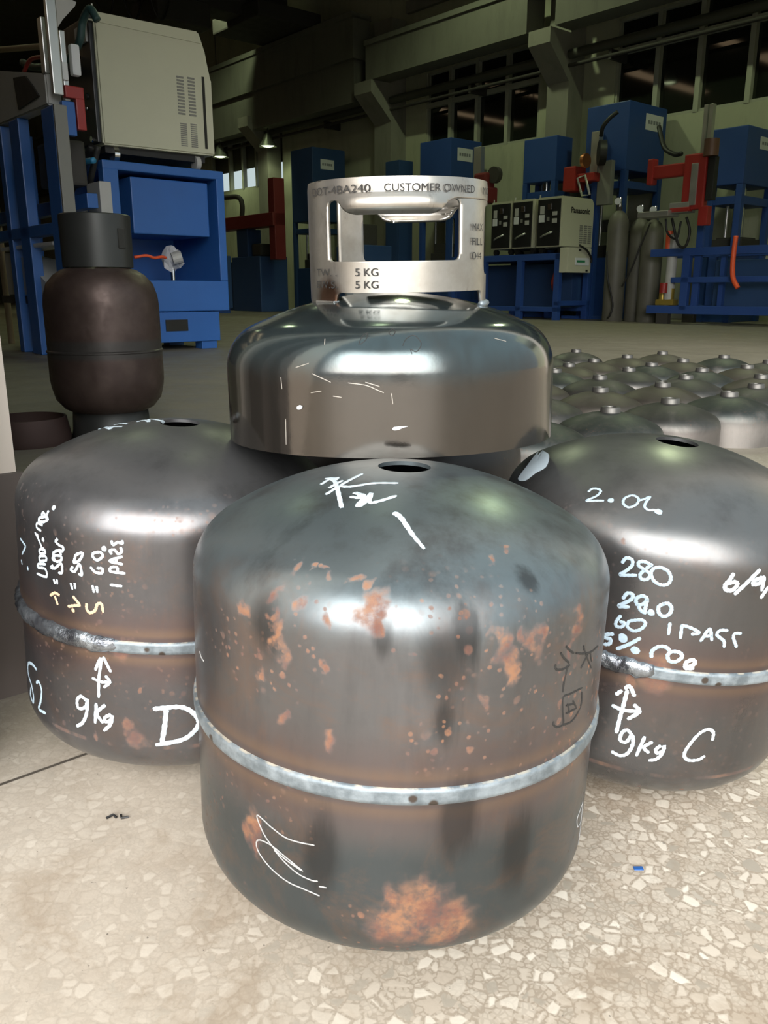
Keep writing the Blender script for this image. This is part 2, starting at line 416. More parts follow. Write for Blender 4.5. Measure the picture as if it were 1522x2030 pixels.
# ------------------------------------------------------------------ the hall
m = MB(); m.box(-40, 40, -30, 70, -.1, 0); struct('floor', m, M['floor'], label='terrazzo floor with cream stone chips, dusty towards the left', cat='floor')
def hbox(mb, b0, b1, a0, a1, z0, z1, bev=0):
    mb.box(b0, b1, a0, a1, z0, z1, bev, Matrix.Rotation(YAW, 4, 'Z')); return mb
WB = 14.0
m = MB(); hbox(m, WB, WB+.3, -2, 42, 0, 3.43); hbox(m, WB, WB+.3, -2, 42, 5.2, 9)
for a0, a1 in ((-2, 1.0), (9.8, 11.55), (14.8, 20.6), (24.6, 29.5), (33.5, 42)): hbox(m, WB, WB+.3, a0, a1, 3.43, 5.2)
struct('wall_right', m, M['wall'], label='long greenish painted hall wall with window openings', cat='wall')
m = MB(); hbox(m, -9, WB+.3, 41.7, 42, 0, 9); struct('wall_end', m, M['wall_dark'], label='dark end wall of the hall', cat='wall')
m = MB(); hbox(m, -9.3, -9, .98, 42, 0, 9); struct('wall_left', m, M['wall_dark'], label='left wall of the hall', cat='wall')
m = MB(); hbox(m, -9.3, WB+.3, -2+3, 42, 9, 9.2); struct('ceiling', m, M['ceil'], label='dark roof of the hall', cat='ceiling')
GATE_TOP = 3.6
m = MB(); hbox(m, -9.3, .03, 1.0, 1.3, 0, 9); hbox(m, 6.5, WB+.3, 1.0, 1.3, 0, 9); hbox(m, .03, 6.5, 1.0, 1.3, GATE_TOP, 9)
struct('wall_front', m, M['jamb'], label='front wall around the open gate', cat='wall')
m = MB(); hbox(m, .02, .285, .985, 1.35, .27, GATE_TOP); 
struct('pillar', m, M['jamb'], label='pale painted gate pillar at the left edge of the photo', cat='pillar')
m = MB(); hbox(m, -.02, .29, .975, 1.36, 0, .27)
struct('baseboard_front', m, M['plinth'], label='dark brown plinth at the foot of the pale gate pillar', cat='baseboard')
m = MB(); hbox(m, .10, .185, .80, .972, .085, GATE_TOP, .004); hbox(m, .12, .165, .82, .86, .0, .09); hbox(m, -.05, .10, .74, .972, .085, GATE_TOP)  # last box is an unseen part of the leaf, added to shade the left floor
struct('door_and_shade_block', m, M['gate'], label='dark brown gate leaf folded outwards beside the pillar, its unseen part added to shade the floor', cat='door')

# columns, crane beams, pipe
def column(n, a0, a1, ztop=6.4):
    m = MB(); hbox(m, 13.55, WB, a0, a1, 0, ztop)
    # corbel that carries the crane beam
    m.prism([(13.55, 4.25), (13.55, 5.05), (12.95, 5.05), (12.95, 4.8)], a0, a1, lambda u, v, d: hall(u, d, v))
    struct('column', m, M['wall_grey'], label='concrete wall column with a corbel, %s' % n, cat='column')
column('right of the tall middle press', 10.5, 11.0)
column('behind the brushed steel collar', 15.5, 16.1)
column('between the dim windows on the left', 20.7, 21.2)
m = MB(); hbox(m, 13.0, 13.5, 11.1, 15.75, 5.06, 5.8); hbox(m, 13.0, 13.5, -2, 10.45, 5.06, 5.8); hbox(m, 12.95, 13.55, -2, 15.75, 5.76, 5.86)
struct('beam', m, M['beam'], label='nearer span of the concrete crane beam along the wall', cat='beam')
m = MB(); hbox(m, 13.0, 13.5, 16.2, 42, 5.62, 6.5); hbox(m, 12.95, 13.55, 16.2, 42, 6.45, 6.56)
hbox(m, 13.1, 13.95, 16.3, 42, 4.72, 5.62)
struct('beam', m, M['beam'], label='farther span of the concrete crane beam along the wall', cat='beam')
m = MB(); hbox(m, 13.9, 14, -2, 15.4, 6.5, 6.75)
struct('trim', m, M['wall_grey'], label='ledge high on the long wall', cat='trim')
t = thing('wall_pipe', 'dark service pipe running the whole length of the long wall', 'pipe', hall(13.55, 0), YAW)
m = MB(); m.rod((0, -2, 4.69), (0, 41.6, 4.69), .085, 16); m.build('pipe_run', M['pipe'], t, auto=40)
m = MB(); m.rod((-.02, -2, 4.5), (-.02, 41.6, 4.5), .035, 10); m.build('conduit', M['soot'], t, auto=40)
for a in (3, 6.2, 9.6, 13, 18, 24, 30): MB().box(-.04, .45, a-.03, a+.03, 4.44, 4.6).build('bracket', M['soot'], t)

def window(n, a0, a1, muls, transom, label, glass='glass', z0=3.43, z1=5.2):
    t = thing('window_%d' % n, label, 'window', hall(WB, 0), YAW); t['kind'] = 'structure'
    m = MB(); e = .05
    m.box(.02, .12, a0, a1, z0, z0+e); m.box(.02, .12, a0, a1, z1-e, z1); m.box(.02, .12, a0, a0+e, z0, z1); m.box(.02, .12, a1-e, a1, z0, z1)
    m.build('frame', M['mullion'], t)
    m = MB()
    for q in muls: m.box(-.01, .12, q-.045, q+.045, z0, z1)
    m.build('mullion', M['mullion'], t)
    if transom:
        m = MB(); m.box(0, .12, a0, a1, transom-.05, transom+.05); m.build('transom', M['mullion'], t)
    m = MB(); m.box(.09, .1, a0, a1, z0, z1); m.build('pane', M[glass], t)
    return t
window(1, 1.0, 9.8, (3, 4.4, 5.85, 7.25, 8.15, 8.95), 4.66, 'dark window band above the presses on the right')
window(2, 11.55, 14.8, (12.4, 13.25, 14.05), 4.52, 'dark window band between the two wall columns')
window(3, 20.6, 24.6, (21.2, 22.0, 22.75, 23.5), None, 'far window with daylight in its lower panes', 'clear')
window(4, 29.5, 33.5, (30.5, 31.5, 32.5), None, 'farthest window, hidden behind the beige power source', 'clear')
m = MB()
for a0, a1 in ((20.6, 24.6), (29.5, 33.5)): hbox(m, WB+.14, WB+.16, a0, a1, 4.02, 5.2)  # dark sheets put in for the shade on the upper panes
struct('trim_2', m, M['wall_dark'], label='dark sheets standing in for the shade over the upper part of the far windows', cat='dark_sheet')
m = MB(); hbox(m, WB+.3, WB+5, -2, 18, 0, .02); hbox(m, WB+.8, WB+.9, -2, 18, 2, 7)
struct('wall_outer', m, M['wall_dark'], label='dark space behind the windows', cat='wall')

sk = NT('roof_light_sheet'); sk.set(Base_Color=(.6, .5, .38), Roughness=.6); sk.p.inputs['Emission Color'].default_value = (1, .72, .42, 1); sk.p.inputs['Emission Strength'].default_value = 1.6
for i, (a, q0, q1) in enumerate(((16.5, -8, -4.5), (16.5, -2.5, 2), (21, -8.5, -3), (21, -1.5, 5), (26, -8, 0), (31, -8, 1))):
    t = thing('window_%d' % (5+i), 'translucent roof light strip in the hall roof', 'roof light', hall(0, a), YAW); t['kind'] = 'structure'
    MB().box(q0, q1, -.35, .35, 8.93, 8.97).build('sheet', sk.m, t)
    m = MB(); m.box(q0-.05, q1+.05, -.42, -.35, 8.9, 9); m.box(q0-.05, q1+.05, .35, .42, 8.9, 9); m.build('frame', M['soot'], t)
# crane bridge, festoon cables, lamps
t = thing('crane_bridge', 'dark overhead crane girder under the roof', 'crane', hall(0, 18.6), YAW)
m = MB(); m.box(-8.5, 12.9, 0, .7, 6.75, 7.7); m.build('girder', M['soot'], t)
m = MB(); m.box(11.6, 13.4, -.7, 1.4, 6.6, 6.95, .04); m.build('end_carriage', M['soot'], t)
m = MB(); m.box(9.3, 10.6, -.3, 1.0, 6.2, 6.75, .05); m.build('hoist', M['soot'], t)
for i in range(6):
    b = 9.0 - i*.62
    P = [hall(b + .03 + .56*k/10, 18.2, 6.75 - (.62 + .12*(i % 3))*(1-((k-5)/5)**2)) for k in range(11)]
    o = MB().tube([p - hall(b, 18.2) for p in P], .022, 6).build('festoon_cable', M['black'], None, True)
    o.location = hall(b, 18.2)
    tag(o, 'hanging cable loop under the crane girder, %s from the hoist' % ('first', 'second', 'third', 'fourth', 'fifth', 'sixth')[i], 'cable', 'festoon cable loops')
LAMPS = [(3.2, 4.2, 6.5), (6.6, 4.8, 6.5), (3.2, 9.2, 6.5), (7.2, 9.8, 6.5), (4.0, 15.0, 6.5), (9.2, 15.0, 6.5), (10.6, 5.0, 7.6), (10.6, 11.5, 7.6), (10.8, 19.5, 7.9)]  # last three listed are unseen lamps added to brighten the long wall
for px, py, Y in ((437, 312, 26.), (531, 291, 24.)):
    d = ray(px, py); P = O_ + d*(Y/d.y); LAMPS.append((P.dot(B_), P.dot(A_), P.z))
lampcol = (.86, 1.0, .58)
em = NT('lamp_glow'); em.set(Base_Color=(.8, .9, .6), Roughness=.4); em.p.inputs['Emission Color'].default_value = (*lampcol, 1); em.p.inputs['Emission Strength'].default_value = 6
for i, (b, a, z) in enumerate(LAMPS):
    far = i >= 9
    t = thing('pendant_lamp', ('green-white lamp hanging low before the far window, %s of the two' % ('left' if i == 9 else 'right')) if far else
              'green-white bell lamp hanging %s' % ('just inside the gate on the left', 'just inside the gate on the right', 'over the aisle beside the beige power source', 'over the aisle before the nearest presses', 'deep in the hall on the left', 'deep in the hall near the crane beam', 'above the red welding head, unseen and added to brighten the wall', 'above the gas bottles, unseen and added to brighten the wall', 'above the dim press, unseen and added to brighten the wall')[i],
              'lamp', hall(b, a, z), YAW, 'pendant lamps')
    MB().lathe([(.04, .34), (.09, .30), (.13, .18), (.24, .02), (.25, 0), (.235, 0), (.12, .17), (.03, .28)], 24).build('shade', M['lamp'], t, True)
    MB().lathe([(0, -.01), (.10, .0), (.19, .035), (.10, .12), (0, .15)], 20).build('bulb', em.m, t, True)
    MB().rod((0, 0, .33), (0, 0, 9.0-z), .012, 6).build('stem', M['soot'], t)
    ld = bpy.data.lights.new('lamp_light', 'SPOT'); ld.energy = WALL_FILL_W if i in (6, 7, 8) else LAMP_W*(.5 if i < 2 else 2 if not far else 1.5); ld.color = lampcol; ld.shadow_soft_size = .18; ld.spot_size = math.radians(150); ld.spot_blend = .5
    lo = bpy.data.objects.new('lamp_light', ld); C.objects.link(lo); lo.parent = t; lo.location = (0, 0, -.03)

# ------------------------------------------------------------------ cylinder shells
R0, HC, RK, RC, RH = .155, .0977, .0436, .248, .0195
def profile(R, hc, rk, rc, rhole=0, n=10, z0=0):
    dz = math.sqrt((rc-rk)**2 - (R-rk)**2); th = math.atan2(R-rk, dz); zc = hc - dz
    P = [(R, z0 + (hc-z0)*i/6) for i in range(7)]
    P += [(R-rk+rk*math.cos(a), hc+rk*math.sin(a)) for a in ((PI/2-th)*i/n for i in range(1, n+1))]
    te = math.asin(min(1, rhole/rc))
    P += [(max(rc*math.sin(q), 0), zc+rc*math.cos(q)) for q in (th + (te-th)*i/14 for i in range(1, 15))]
    return P
def shell(R, hc, rk, rc, rhole, thick=.003, seg=128, flip=False, z0=0):
    P = profile(R, hc, rk, rc, rhole, z0=z0)
    Q = profile(R-thick, hc-.0, rk-thick, rc-thick, max(rhole, 0), z0=z0)
    prof = P + Q[::-1]
    if flip: prof = [(r, -z) for r, z in prof]
    m = MB(); m.lathe(prof, seg)
    # close the rim
    return m
def tilt(o, tx, ty):
    Mx = Matrix.Rotation(math.radians(tx), 3, 'X'); My = Matrix.Rotation(math.radians(ty), 3, 'Y')
    o.rotation_euler = (My @ Mx).to_euler()
    return My @ Mx
def lowest(Mr, R, HC=HC):
    return min((Mr @ Vector((r*math.cos(k*PI/24), r*math.sin(k*PI/24), -z))).z for r, z in profile(R, HC, RK, RC, 0) for k in range(48))

class Surf:
    """lets strokes of paint lie on a shell: shoots a ray and returns the spot and normal in the thing's own frame"""
    def __init__(s, root, objs, Mw):
        s.Mi = Mw.inverted(); vs_, fs = [], []
        for o in objs:
            n = len(vs_); vs_ += [Mw @ v.co for v in o.data.vertices]; fs += [[n+i for i in p.vertices] for p in o.data.polygons]
        s.t = BVHTree.FromPolygons(vs_, fs); s.root = root
    def hit(s, px, py):
        d = ray(px, py).normalized(); h = s.t.ray_cast(O_, d)
        if h[0] is None: return None
        n = h[1] if h[1].dot(d) < 0 else -h[1]
        return s.Mi @ h[0], (s.Mi.to_3x3() @ n).normalized()
def ribbon(bm, S, pts, width, taper=(1, 1), lift=.0004, n=8):
    P = curve_pts([(x, y, 0) for x, y in pts], n); H = []
    for p in P:
        h = S.hit(p.x, p.y)
        if h is None:
            if len(H) > 1: _rib(bm, H, width, taper, lift)
            H = []; continue
        if H and (h[0]-H[-1][0]).length > .03:
            if len(H) > 1: _rib(bm, H, width, taper, lift)
            H = []
        H.append(h)
    if len(H) > 1: _rib(bm, H, width, taper, lift)
def _rib(bm, H, width, taper, lift):
    n = len(H); L = []
    for i, (p, nn) in enumerate(H):
        t = (H[min(i+1, n-1)][0] - H[max(i-1, 0)][0])
        if t.length < 1e-7: t = Vector((1, 0, 0))
        t.normalize(); sd = nn.cross(t).normalized(); f = i/(n-1)
        wv = width*(taper[0] + (taper[1]-taper[0])*f)*.5*(1 + .13*math.sin(i*1.7))
        if i in (0, n-1):
            wv *= .62; p = p + t*(width*.22 if i else -width*.22)
        L.append((p+sd*wv+nn*lift*.35, p+sd*wv*.55+nn*lift, p-sd*wv*.55+nn*lift, p-sd*wv+nn*lift*.35))
    V = [[bm.verts.new(q) for q in r] for r in L]
    for a, b in zip(V, V[1:]):
        for k in range(3): bm.faces.new((a[k], a[k+1], b[k+1], b[k]))
def dab(bm, S, px, py, r, lift=.0005):
    h = S.hit(px, py)
    if h is None: return
    p, nn = h; u = nn.orthogonal().normalized(); v = nn.cross(u)
    c = bm.verts.new(p + nn*lift); ring = [bm.verts.new(p + (u*math.cos(k*PI/5) + v*math.sin(k*PI/5))*r*(.85+.3*random.random()) + nn*lift*.3) for k in range(10)]
    for k in range(10): bm.faces.new((c, ring[k], ring[(k+1) % 10]))
def writing(S, name, mat, strokes, ox, oy, sc_, width, dots=(), parent=None, lift=.0004, taper=(1, 1), n=8):
    m = MB()
    for st in strokes: ribbon(m.bm, S, [(ox+x/sc_, oy+y/sc_) for x, y in st], width, taper, lift, n)
    for x, y, r in dots: dab(m.bm, S, ox+x/sc_, oy+y/sc_, r)
    return m.build(name, mat, parent, True)

def bead(parent, R, a0=None, a1=None, w=.0125, h=.0022, lump=False):
    m = MB()
    if a0 is None:
        prof = [(R-.001, -w/2), (R+h*.75, -w*.42), (R+h, -w*.2), (R+h*.8, 0), (R+h, w*.2), (R+h*.75, w*.42), (R-.001, w/2)]
        m.lathe(prof, 160); return m.build('weld_bead', M['bead'], parent, True)
    n = 46; V = []
    for i in range(n+1):
        f = i/n; th = math.radians(a0+(a1-a0)*f); ww = w; hh = h
        e = min(1, min(f, 1-f)*n/4); k = math.sqrt(max(0, 1-(1-e)**2)); ww *= .15+.85*k; hh *= .2+.8*k
        wig = .0009*math.sin(i*1.3)+.0005*math.sin(i*3.1)
        row = []
        for j in range(9):
            q = -1+j/4; rr = R + hh*math.sqrt(max(0, 1-q*q))*(1+.18*math.sin(i*2.1+j)) - .0004; zz = q*ww/2 + wig
            row.append(m.bm.verts.new((rr*math.cos(th), rr*math.sin(th), zz)))
        V.append(row)
    for a, b in zip(V, V[1:]):
        for k in range(8): m.bm.faces.new((a[k], a[k+1], b[k+1], b[k]))
    return m.build('weld_overlap', M['lump'], parent, True)

def tank(label, x, y, tx, ty, R, spots, matk, HC=HC, stains=()):
    t = thing('gas_cylinder', label, 'gas cylinder', (x, y, 0), 0)
    Mr = tilt(t, tx, ty); low = lowest(Mr, R, HC); t.location.z = -low
    Mw = Matrix.Translation(t.location) @ Mr.to_4x4()
    dummy = bpy.data.materials.new('temporary')
    up = shell(R, HC, RK, RC, RH).build('upper_shell', dummy, t, True, 60)
    lo = shell(R-.0012, HC, RK, RC, 0, flip=True).build('lower_shell', dummy, t, True, 60)
    S = Surf(t, (up, lo), Mw)
    bl = []
    for px, py, r in spots:
        h = S.hit(px, py)
        if h: bl.append((tuple(h[0]), r))
    dk = [(tuple(h[0]), r) for h, r in ((S.hit(px, py), r) for px, py, r in stains) if h]
    mt = steel(blobs=bl, dark=dk, **matk)
    up.data.materials[0] = mt; lo.data.materials[0] = mt
    bpy.data.materials.remove(dummy)
    bead(t, R)
    return t, S

# ---- front cylinder
FR = [(735, 1212, .011), (738, 1228, .010), (752, 1240, .006), (830, 1800, .026), (790, 1830, .027), (880, 1840, .025), (845, 1772, .013), (765, 1795, .010), (905, 1830, .012), (1012, 1325, .009), (1000, 1285, .009), (985, 1265, .006), (1013, 1350, .006), (962, 1391, .006),
      (1060, 1275, .009), (1040, 1262, .006), (1145, 1220, .007), (1140, 1250, .006), (1150, 1205, .005), (652, 1472, .006), (556, 1290, .006), (560, 1425, .005), (512, 1345, .005), (640, 1225, .005), (545, 1262, .006), (480, 1210, .005), (552, 1180, .006), (590, 1190, .006), (700, 1155, .004), (722, 1165, .005), (584, 1125, .004), (625, 1128, .004), (640, 1132, .003), (650, 1147, .004),
      (973, 1113, .005), (998, 1087, .004), (1013, 1098, .004), (500, 1640, .011), (505, 1668, .010), (1075, 1260, .005), (1130, 1290, .006), (545, 1225, .005), (515, 1335, .004), (640, 1330, .004)]
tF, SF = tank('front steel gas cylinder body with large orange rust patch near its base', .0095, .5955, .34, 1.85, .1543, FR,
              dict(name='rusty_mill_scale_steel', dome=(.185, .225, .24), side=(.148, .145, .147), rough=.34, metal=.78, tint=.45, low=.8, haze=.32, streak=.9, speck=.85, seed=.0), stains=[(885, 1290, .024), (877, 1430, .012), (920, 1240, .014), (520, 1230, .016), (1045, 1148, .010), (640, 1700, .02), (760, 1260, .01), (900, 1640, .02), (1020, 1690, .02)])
K = 3.044
writing(SF, 'paint_marking', M['paint'], [[(780, 245), (830, 215), (885, 205)], [(810, 210), (850, 207), (882, 216)], [(830, 266), (865, 245), (905, 224)], [(810, 305), (890, 255), (960, 215), (1025, 183)],
        [(840, 212), (868, 235), (885, 300), (905, 385)], [(885, 255), (960, 258), (1100, 238), (1240, 237)], [(960, 320), (1015, 325), (1005, 300), (985, 298), (1040, 315), (1000, 372), (1035, 362), (1082, 298), (1072, 350), (1115, 350), (1230, 315)]],
        380, 880, K, .0032, parent=tF)
writing(SF, 'paint_marking', M['paint'], [[(1225, 418), (1265, 450), (1330, 545), (1400, 630)]], 380, 880, K, .0042, parent=tF, taper=(1.1, .55))
writing(SF, 'chalk_marking', M['chalk'], [[(740, 900), (640, 880), (560, 850), (480, 790), (395, 718), (430, 820), (490, 910), (560, 980), (660, 1052)],
        [(670, 1055), (560, 965), (480, 900), (410, 868), (390, 890), (410, 950), (480, 1040), (580, 1120), (680, 1165), (770, 1205)], [(500, 930), (560, 1000), (640, 1070), (720, 1110), (760, 1117)], [(770, 1148), (812, 1155)]], 380, 1380, K, .0011, parent=tF)
writing(SF, 'chalk_marking', M['chalk'], [[(50, 1255), (60, 1290), (76, 1314)]], 380, 880, K, .0014, parent=tF)
writing(SF, 'chalk_marking', M['chalk'], [[(1078, 640), (1062, 690), (1044, 745), (1050, 788), (1068, 745), (1078, 645), (1070, 740), (1060, 830), (1048, 915)]], 800, 1380, K, .0013, parent=tF)
writing(SF, 'black_marking', M['marker'], [[(980, 1222), (1000, 1245), (1025, 1262)], [(1040, 1262), (1080, 1265), (1130, 1255), (1170, 1220)], [(1085, 1220), (1095, 1260), (1130, 1350)], [(1110, 1270), (1070, 1350)], [(1125, 1260), (1132, 1310)],
        [(948, 1262), (965, 1290), (995, 1320)], [(915, 1335), (920, 1360), (960, 1360), (1000, 1335)], [(990, 1345), (970, 1420), (960, 1495)]], 800, 880, K, .0016, parent=tF)
K8 = 3.382
writing(SF, 'black_marking', M['marker'], [[(275, 452), (200, 490), (150, 515), (145, 600), (150, 690), (110, 715), (85, 700), (85, 680)], [(275, 480), (270, 560), (240, 630), (200, 680), (150, 700)], [(180, 560), (190, 620)], [(170, 570), (215, 560)], [(170, 622), (235, 590)], [(215, 540), (235, 580)]], 1072, 1230, K8, .0014, parent=tF)
# ---- left cylinder
tD, SD = tank('steel gas cylinder body marked D standing by the gate pillar', -.2158, .8218, 1.5, 3.9, .155, [(275, 1374, .003), (245, 1296, .010), (255, 1440, .007), (270, 1470, .010), (190, 1455, .005)],
              dict(name='dark_drawn_steel', dome=(.20, .20, .205), side=(.12, .115, .118), rough=.33, metal=.82, tint=.55, rustk=.6, crease=.8, haze=.2, speck=.45, seed=3.1), HC=.0963)
K1 = 3.171
W = .0025
writing(SD, 'paint_marking', M['paint'], [[(258, 800), (232, 780), (235, 752), (268, 765)], [(243, 738), (250, 718), (290, 712), (300, 730), (270, 745), (243, 738)], [(262, 700), (272, 685), (290, 705), (305, 675)],
   [(222, 812), (245, 860), (272, 925)], [(235, 1070), (292, 1088), (285, 1040), (240, 1030), (245, 1008), (288, 1010)], [(250, 990), (290, 985), (285, 960), (250, 962), (250, 990)], [(252, 945), (285, 938), (272, 912), (248, 922), (252, 945)]], 0, 800, K1, W, dots=[(338, 655, .0025), (236, 832, .0022), (272, 855, .0022)], parent=tD)
writing(SD, 'paint_marking', M['paint'], [[(338, 1105), (345, 1130)], [(358, 1108), (360, 1132)], [(335, 1018), (320, 1030), (345, 1035), (385, 1005), (390, 1060), (370, 1065)], [(345, 990), (330, 975), (350, 955), (385, 962), (383, 985), (350, 990), (335, 942), (368, 925), (385, 950)], [(362, 850), (350, 868), (372, 890), (398, 905), (390, 930), (372, 918)]], 0, 800, K1, W, parent=tD)
writing(SD, 'paint_marking', M['paint'], [[(445, 1130), (455, 1165)], [(470, 1130), (472, 1160)], [(458, 1025), (446, 1045), (470, 1055), (500, 1010), (515, 1075), (495, 1072)], [(470, 975), (465, 1000), (500, 985), (520, 940), (480, 950), (470, 975)]], 0, 800, K1, W, parent=tD)
writing(SD, 'paint_marking', M['paint'], [[(582, 1145), (590, 1185)], [(608, 1150), (612, 1185)], [(570, 1030), (600, 1060), (640, 1065), (642, 1038), (612, 1035)], [(580, 960), (610, 985), (645, 960), (630, 935), (590, 940), (580, 960)]], 0, 800, K1, W, dots=[(655, 912, .0026)], parent=tD)
writing(SD, 'paint_marking', M['paint_peach'], [[(318, 1205), (345, 1190), (374, 1205)], [(345, 1212), (352, 1230), (362, 1262)], [(430, 1275), (470, 1270), (500, 1266), (482, 1240), (460, 1213)], [(545, 1258), (545, 1290), (565, 1315), (598, 1300), (612, 1262), (638, 1260), (648, 1310)]], 0, 800, K1, W*1.1, dots=[(460, 1300, .002)], parent=tD)
writing(SD, 'paint_marking', M['paint'], [[(695, 1140), (765, 1148)], [(785, 1068), (695, 1055), (700, 1030), (735, 1030), (740, 1055)], [(770, 1010), (690, 990), (768, 962)], [(732, 1005), (730, 978)], [(700, 945), (692, 925), (720, 920), (742, 945), (765, 930), (758, 905)], [(700, 864), (712, 888), (740, 872), (768, 880), (768, 862)]], 0, 800, K1, W, parent=tD)
writing(SD, 'paint_marking', M['paint'], [[(545, 183), (560, 170), (600, 162), (635, 160)], [(640, 140), (690, 160), (700, 150)], [(650, 155), (720, 130), (830, 108)], [(680, 150), (740, 145), (770, 145)], [(720, 135), (770, 125), (800, 130)], [(860, 115), (910, 105), (935, 115), (940, 98), (1000, 105), (1030, 118)]], 0, 800, K1, .0032, parent=tD)
writing(SD, 'paint_marking', M['paint_thin'], [[(130, 850), (150, 880), (160, 900), (140, 945)], [(135, 985), (140, 1010)]], 0, 800, K1, W, dots=[(175, 1035, .002)], parent=tD)
writing(SD, 'paint_marking', M['paint'], [[(620, 640), (622, 520), (640, 395)], [(600, 468), (615, 430), (632, 395)], [(650, 390), (670, 430), (695, 480)], [(582, 522), (640, 545), (690, 545)], [(665, 508), (690, 545), (655, 578)]], 0, 1180, K1, .0029, parent=tD)
writing(SD, 'paint_marking', M['paint'], [[(540, 660), (510, 635), (485, 660), (495, 710), (540, 700), (548, 650), (545, 740), (520, 800), (485, 822)], [(605, 680), (598, 800)], [(660, 690), (610, 740), (645, 800)], [(695, 750), (660, 770), (665, 795), (695, 785), (705, 755), (695, 810), (655, 850)]], 0, 1180, K1, .0033, parent=tD)
writing(SD, 'paint_marking', M['paint'], [[(968, 715), (1060, 705), (1150, 705), (1220, 745), (1250, 800), (1215, 860), (1140, 910), (985, 940)], [(1045, 715), (1035, 820), (1018, 920)]], 0, 1180, K1, .0045, parent=tD)
writing(SD, 'paint_marking', M['paint_thin'], [[(230, 468), (205, 435), (178, 430), (180, 500), (200, 570), (212, 640), (208, 672), (192, 625), (195, 580)], [(230, 550), (245, 545), (262, 600), (255, 670), (245, 715), (288, 742)]], 0, 1180, K1, .0032, parent=tD)
# ---- unseen body added at the back; its near-black steel paints in the gap's shade
tB, SB = tank('gas cylinder body added behind the front one, coloured dark for the shade beneath the glossy half shell', .025, 1.075, 0, 0, .155, [], dict(name='shade_painted_steel', dome=(.035, .035, .037), side=(.04, .036, .034), rough=.5, metal=.6, tint=.2, speck=.2, seed=12.), HC=.0925)
# ---- right cylinder
tC, SC = tank('steel gas cylinder body marked C at the right edge of the photo', .262, .783, 3.8, 5.7, .1525, [(1228, 1072, .004), (1303, 1337, .021), (1285, 1315, .008), (1250, 1345, .006), (1315, 1350, .010), (1270, 1560, .005), (1340, 1565, .005)],
              dict(name='grey_drawn_steel', dome=(.19, .195, .195), side=(.125, .122, .123), rough=.31, metal=.82, tint=.5, rustk=.6, crease=.7, haze=.15, speck=.2, seed=6.7), HC=.0925)
writing(SC, 'paint_marking', M['paint_thin'], [[(318, 490), (345, 470), (385, 472), (400, 490), (370, 520), (305, 550), (370, 550), (420, 550)], [(600, 515), (560, 535), (552, 570), (590, 595), (640, 575), (655, 540), (630, 518), (600, 515)], [(650, 550), (690, 540), (730, 525), (705, 560), (695, 590), (720, 612), (765, 612)]], 1072, 830, K8, 0.0023, dots=[(468, 548, .0026), (790, 625, .0032)], parent=tC)
writing(SC, 'paint_marking', M['paint_thin'], [[(545, 965), (570, 935), (610, 945), (610, 985), (570, 1020), (530, 1045), (580, 1050), (640, 1050)], [(745, 985), (700, 960), (660, 960), (655, 985), (690, 1010), (730, 1040), (715, 1075), (675, 1075), (665, 1045), (700, 1010), (745, 975)], [(800, 995), (755, 1005), (738, 1040), (760, 1090), (810, 1115), (855, 1105), (870, 1065), (850, 1020), (800, 995)]], 1072, 830, K8, 0.0028, parent=tC)
writing(SC, 'paint_marking', M['paint_thin'], [[(550, 1205), (580, 1170), (615, 1180), (600, 1215), (520, 1255), (590, 1262)], [(680, 1185), (640, 1205), (645, 1245), (690, 1240), (710, 1205), (680, 1185)], [(712, 1215), (700, 1270), (695, 1305)], [(650, 1240), (665, 1280), (690, 1300)], [(825, 1240), (790, 1260), (790, 1300), (820, 1325), (860, 1310), (875, 1270), (855, 1240), (825, 1240)]], 1072, 830, K8, 0.0031, dots=[(738, 1300, .0032)], parent=tC)
writing(SC, 'paint_marking', M['paint_thin'], [[(535, 1320), (505, 1360), (505, 1390), (540, 1395), (560, 1370), (530, 1360)], [(640, 1350), (590, 1360), (580, 1395), (620, 1422), (670, 1410), (700, 1375), (680, 1350), (640, 1350)], [(865, 1370), (855, 1445)], [(945, 1385), (935, 1470)], [(945, 1385), (1000, 1400), (1060, 1435), (1010, 1445)],
   [(1070, 1490), (1130, 1410), (1145, 1485)], [(1090, 1460), (1140, 1455)], [(1250, 1420), (1200, 1420), (1180, 1450), (1225, 1490), (1228, 1530)], [(1340, 1440), (1300, 1440), (1290, 1470), (1310, 1530)]], 1072, 830, K8, 0.0028, parent=tC)
writing(SC, 'paint_marking', M['paint'], [[(1290, 1040), (1265, 1080), (1235, 1115), (1240, 1145), (1280, 1150), (1315, 1115), (1300, 1095), (1250, 1105)], [(1300, 1175), (1380, 1100), (1465, 1015)], [(1480, 1065), (1430, 1085), (1425, 1110), (1470, 1100), (1495, 1065), (1480, 1150)], [(1475, 1200), (1522, 1130)]], 1072, 830, K8, 0.0036, parent=tC)
writing(SC, 'paint_marking', M['paint_thin'], [[(485, 90), (430, 95), (432, 115), (465, 125), (460, 155), (425, 160)], [(510, 190), (590, 160), (665, 118)], [(740, 245), (745, 205), (790, 175), (840, 180), (860, 200)], [(880, 205), (850, 230), (860, 270), (905, 275), (945, 245), (930, 215), (880, 205)]], 1072, 1230, K8, 0.0033, dots=[(550, 117, .004), (632, 200, .004)], parent=tC)
writing(SC, 'paint_marking', M['paint'], [[(965, 315), (975, 280), (1020, 265), (1030, 290), (990, 310), (970, 320), (1020, 322)]], 1072, 1230, K8, 0.0035, parent=tC)
writing(SC, 'paint_marking', M['paint'], [[(505, 750), (530, 650), (555, 560), (578, 470)], [(505, 495), (540, 470)], [(565, 455), (590, 440), (610, 465), (625, 505)], [(480, 570), (550, 600), (650, 610)], [(625, 565), (660, 610), (585, 660)]], 1072, 1230, K8, 0.0035, parent=tC)
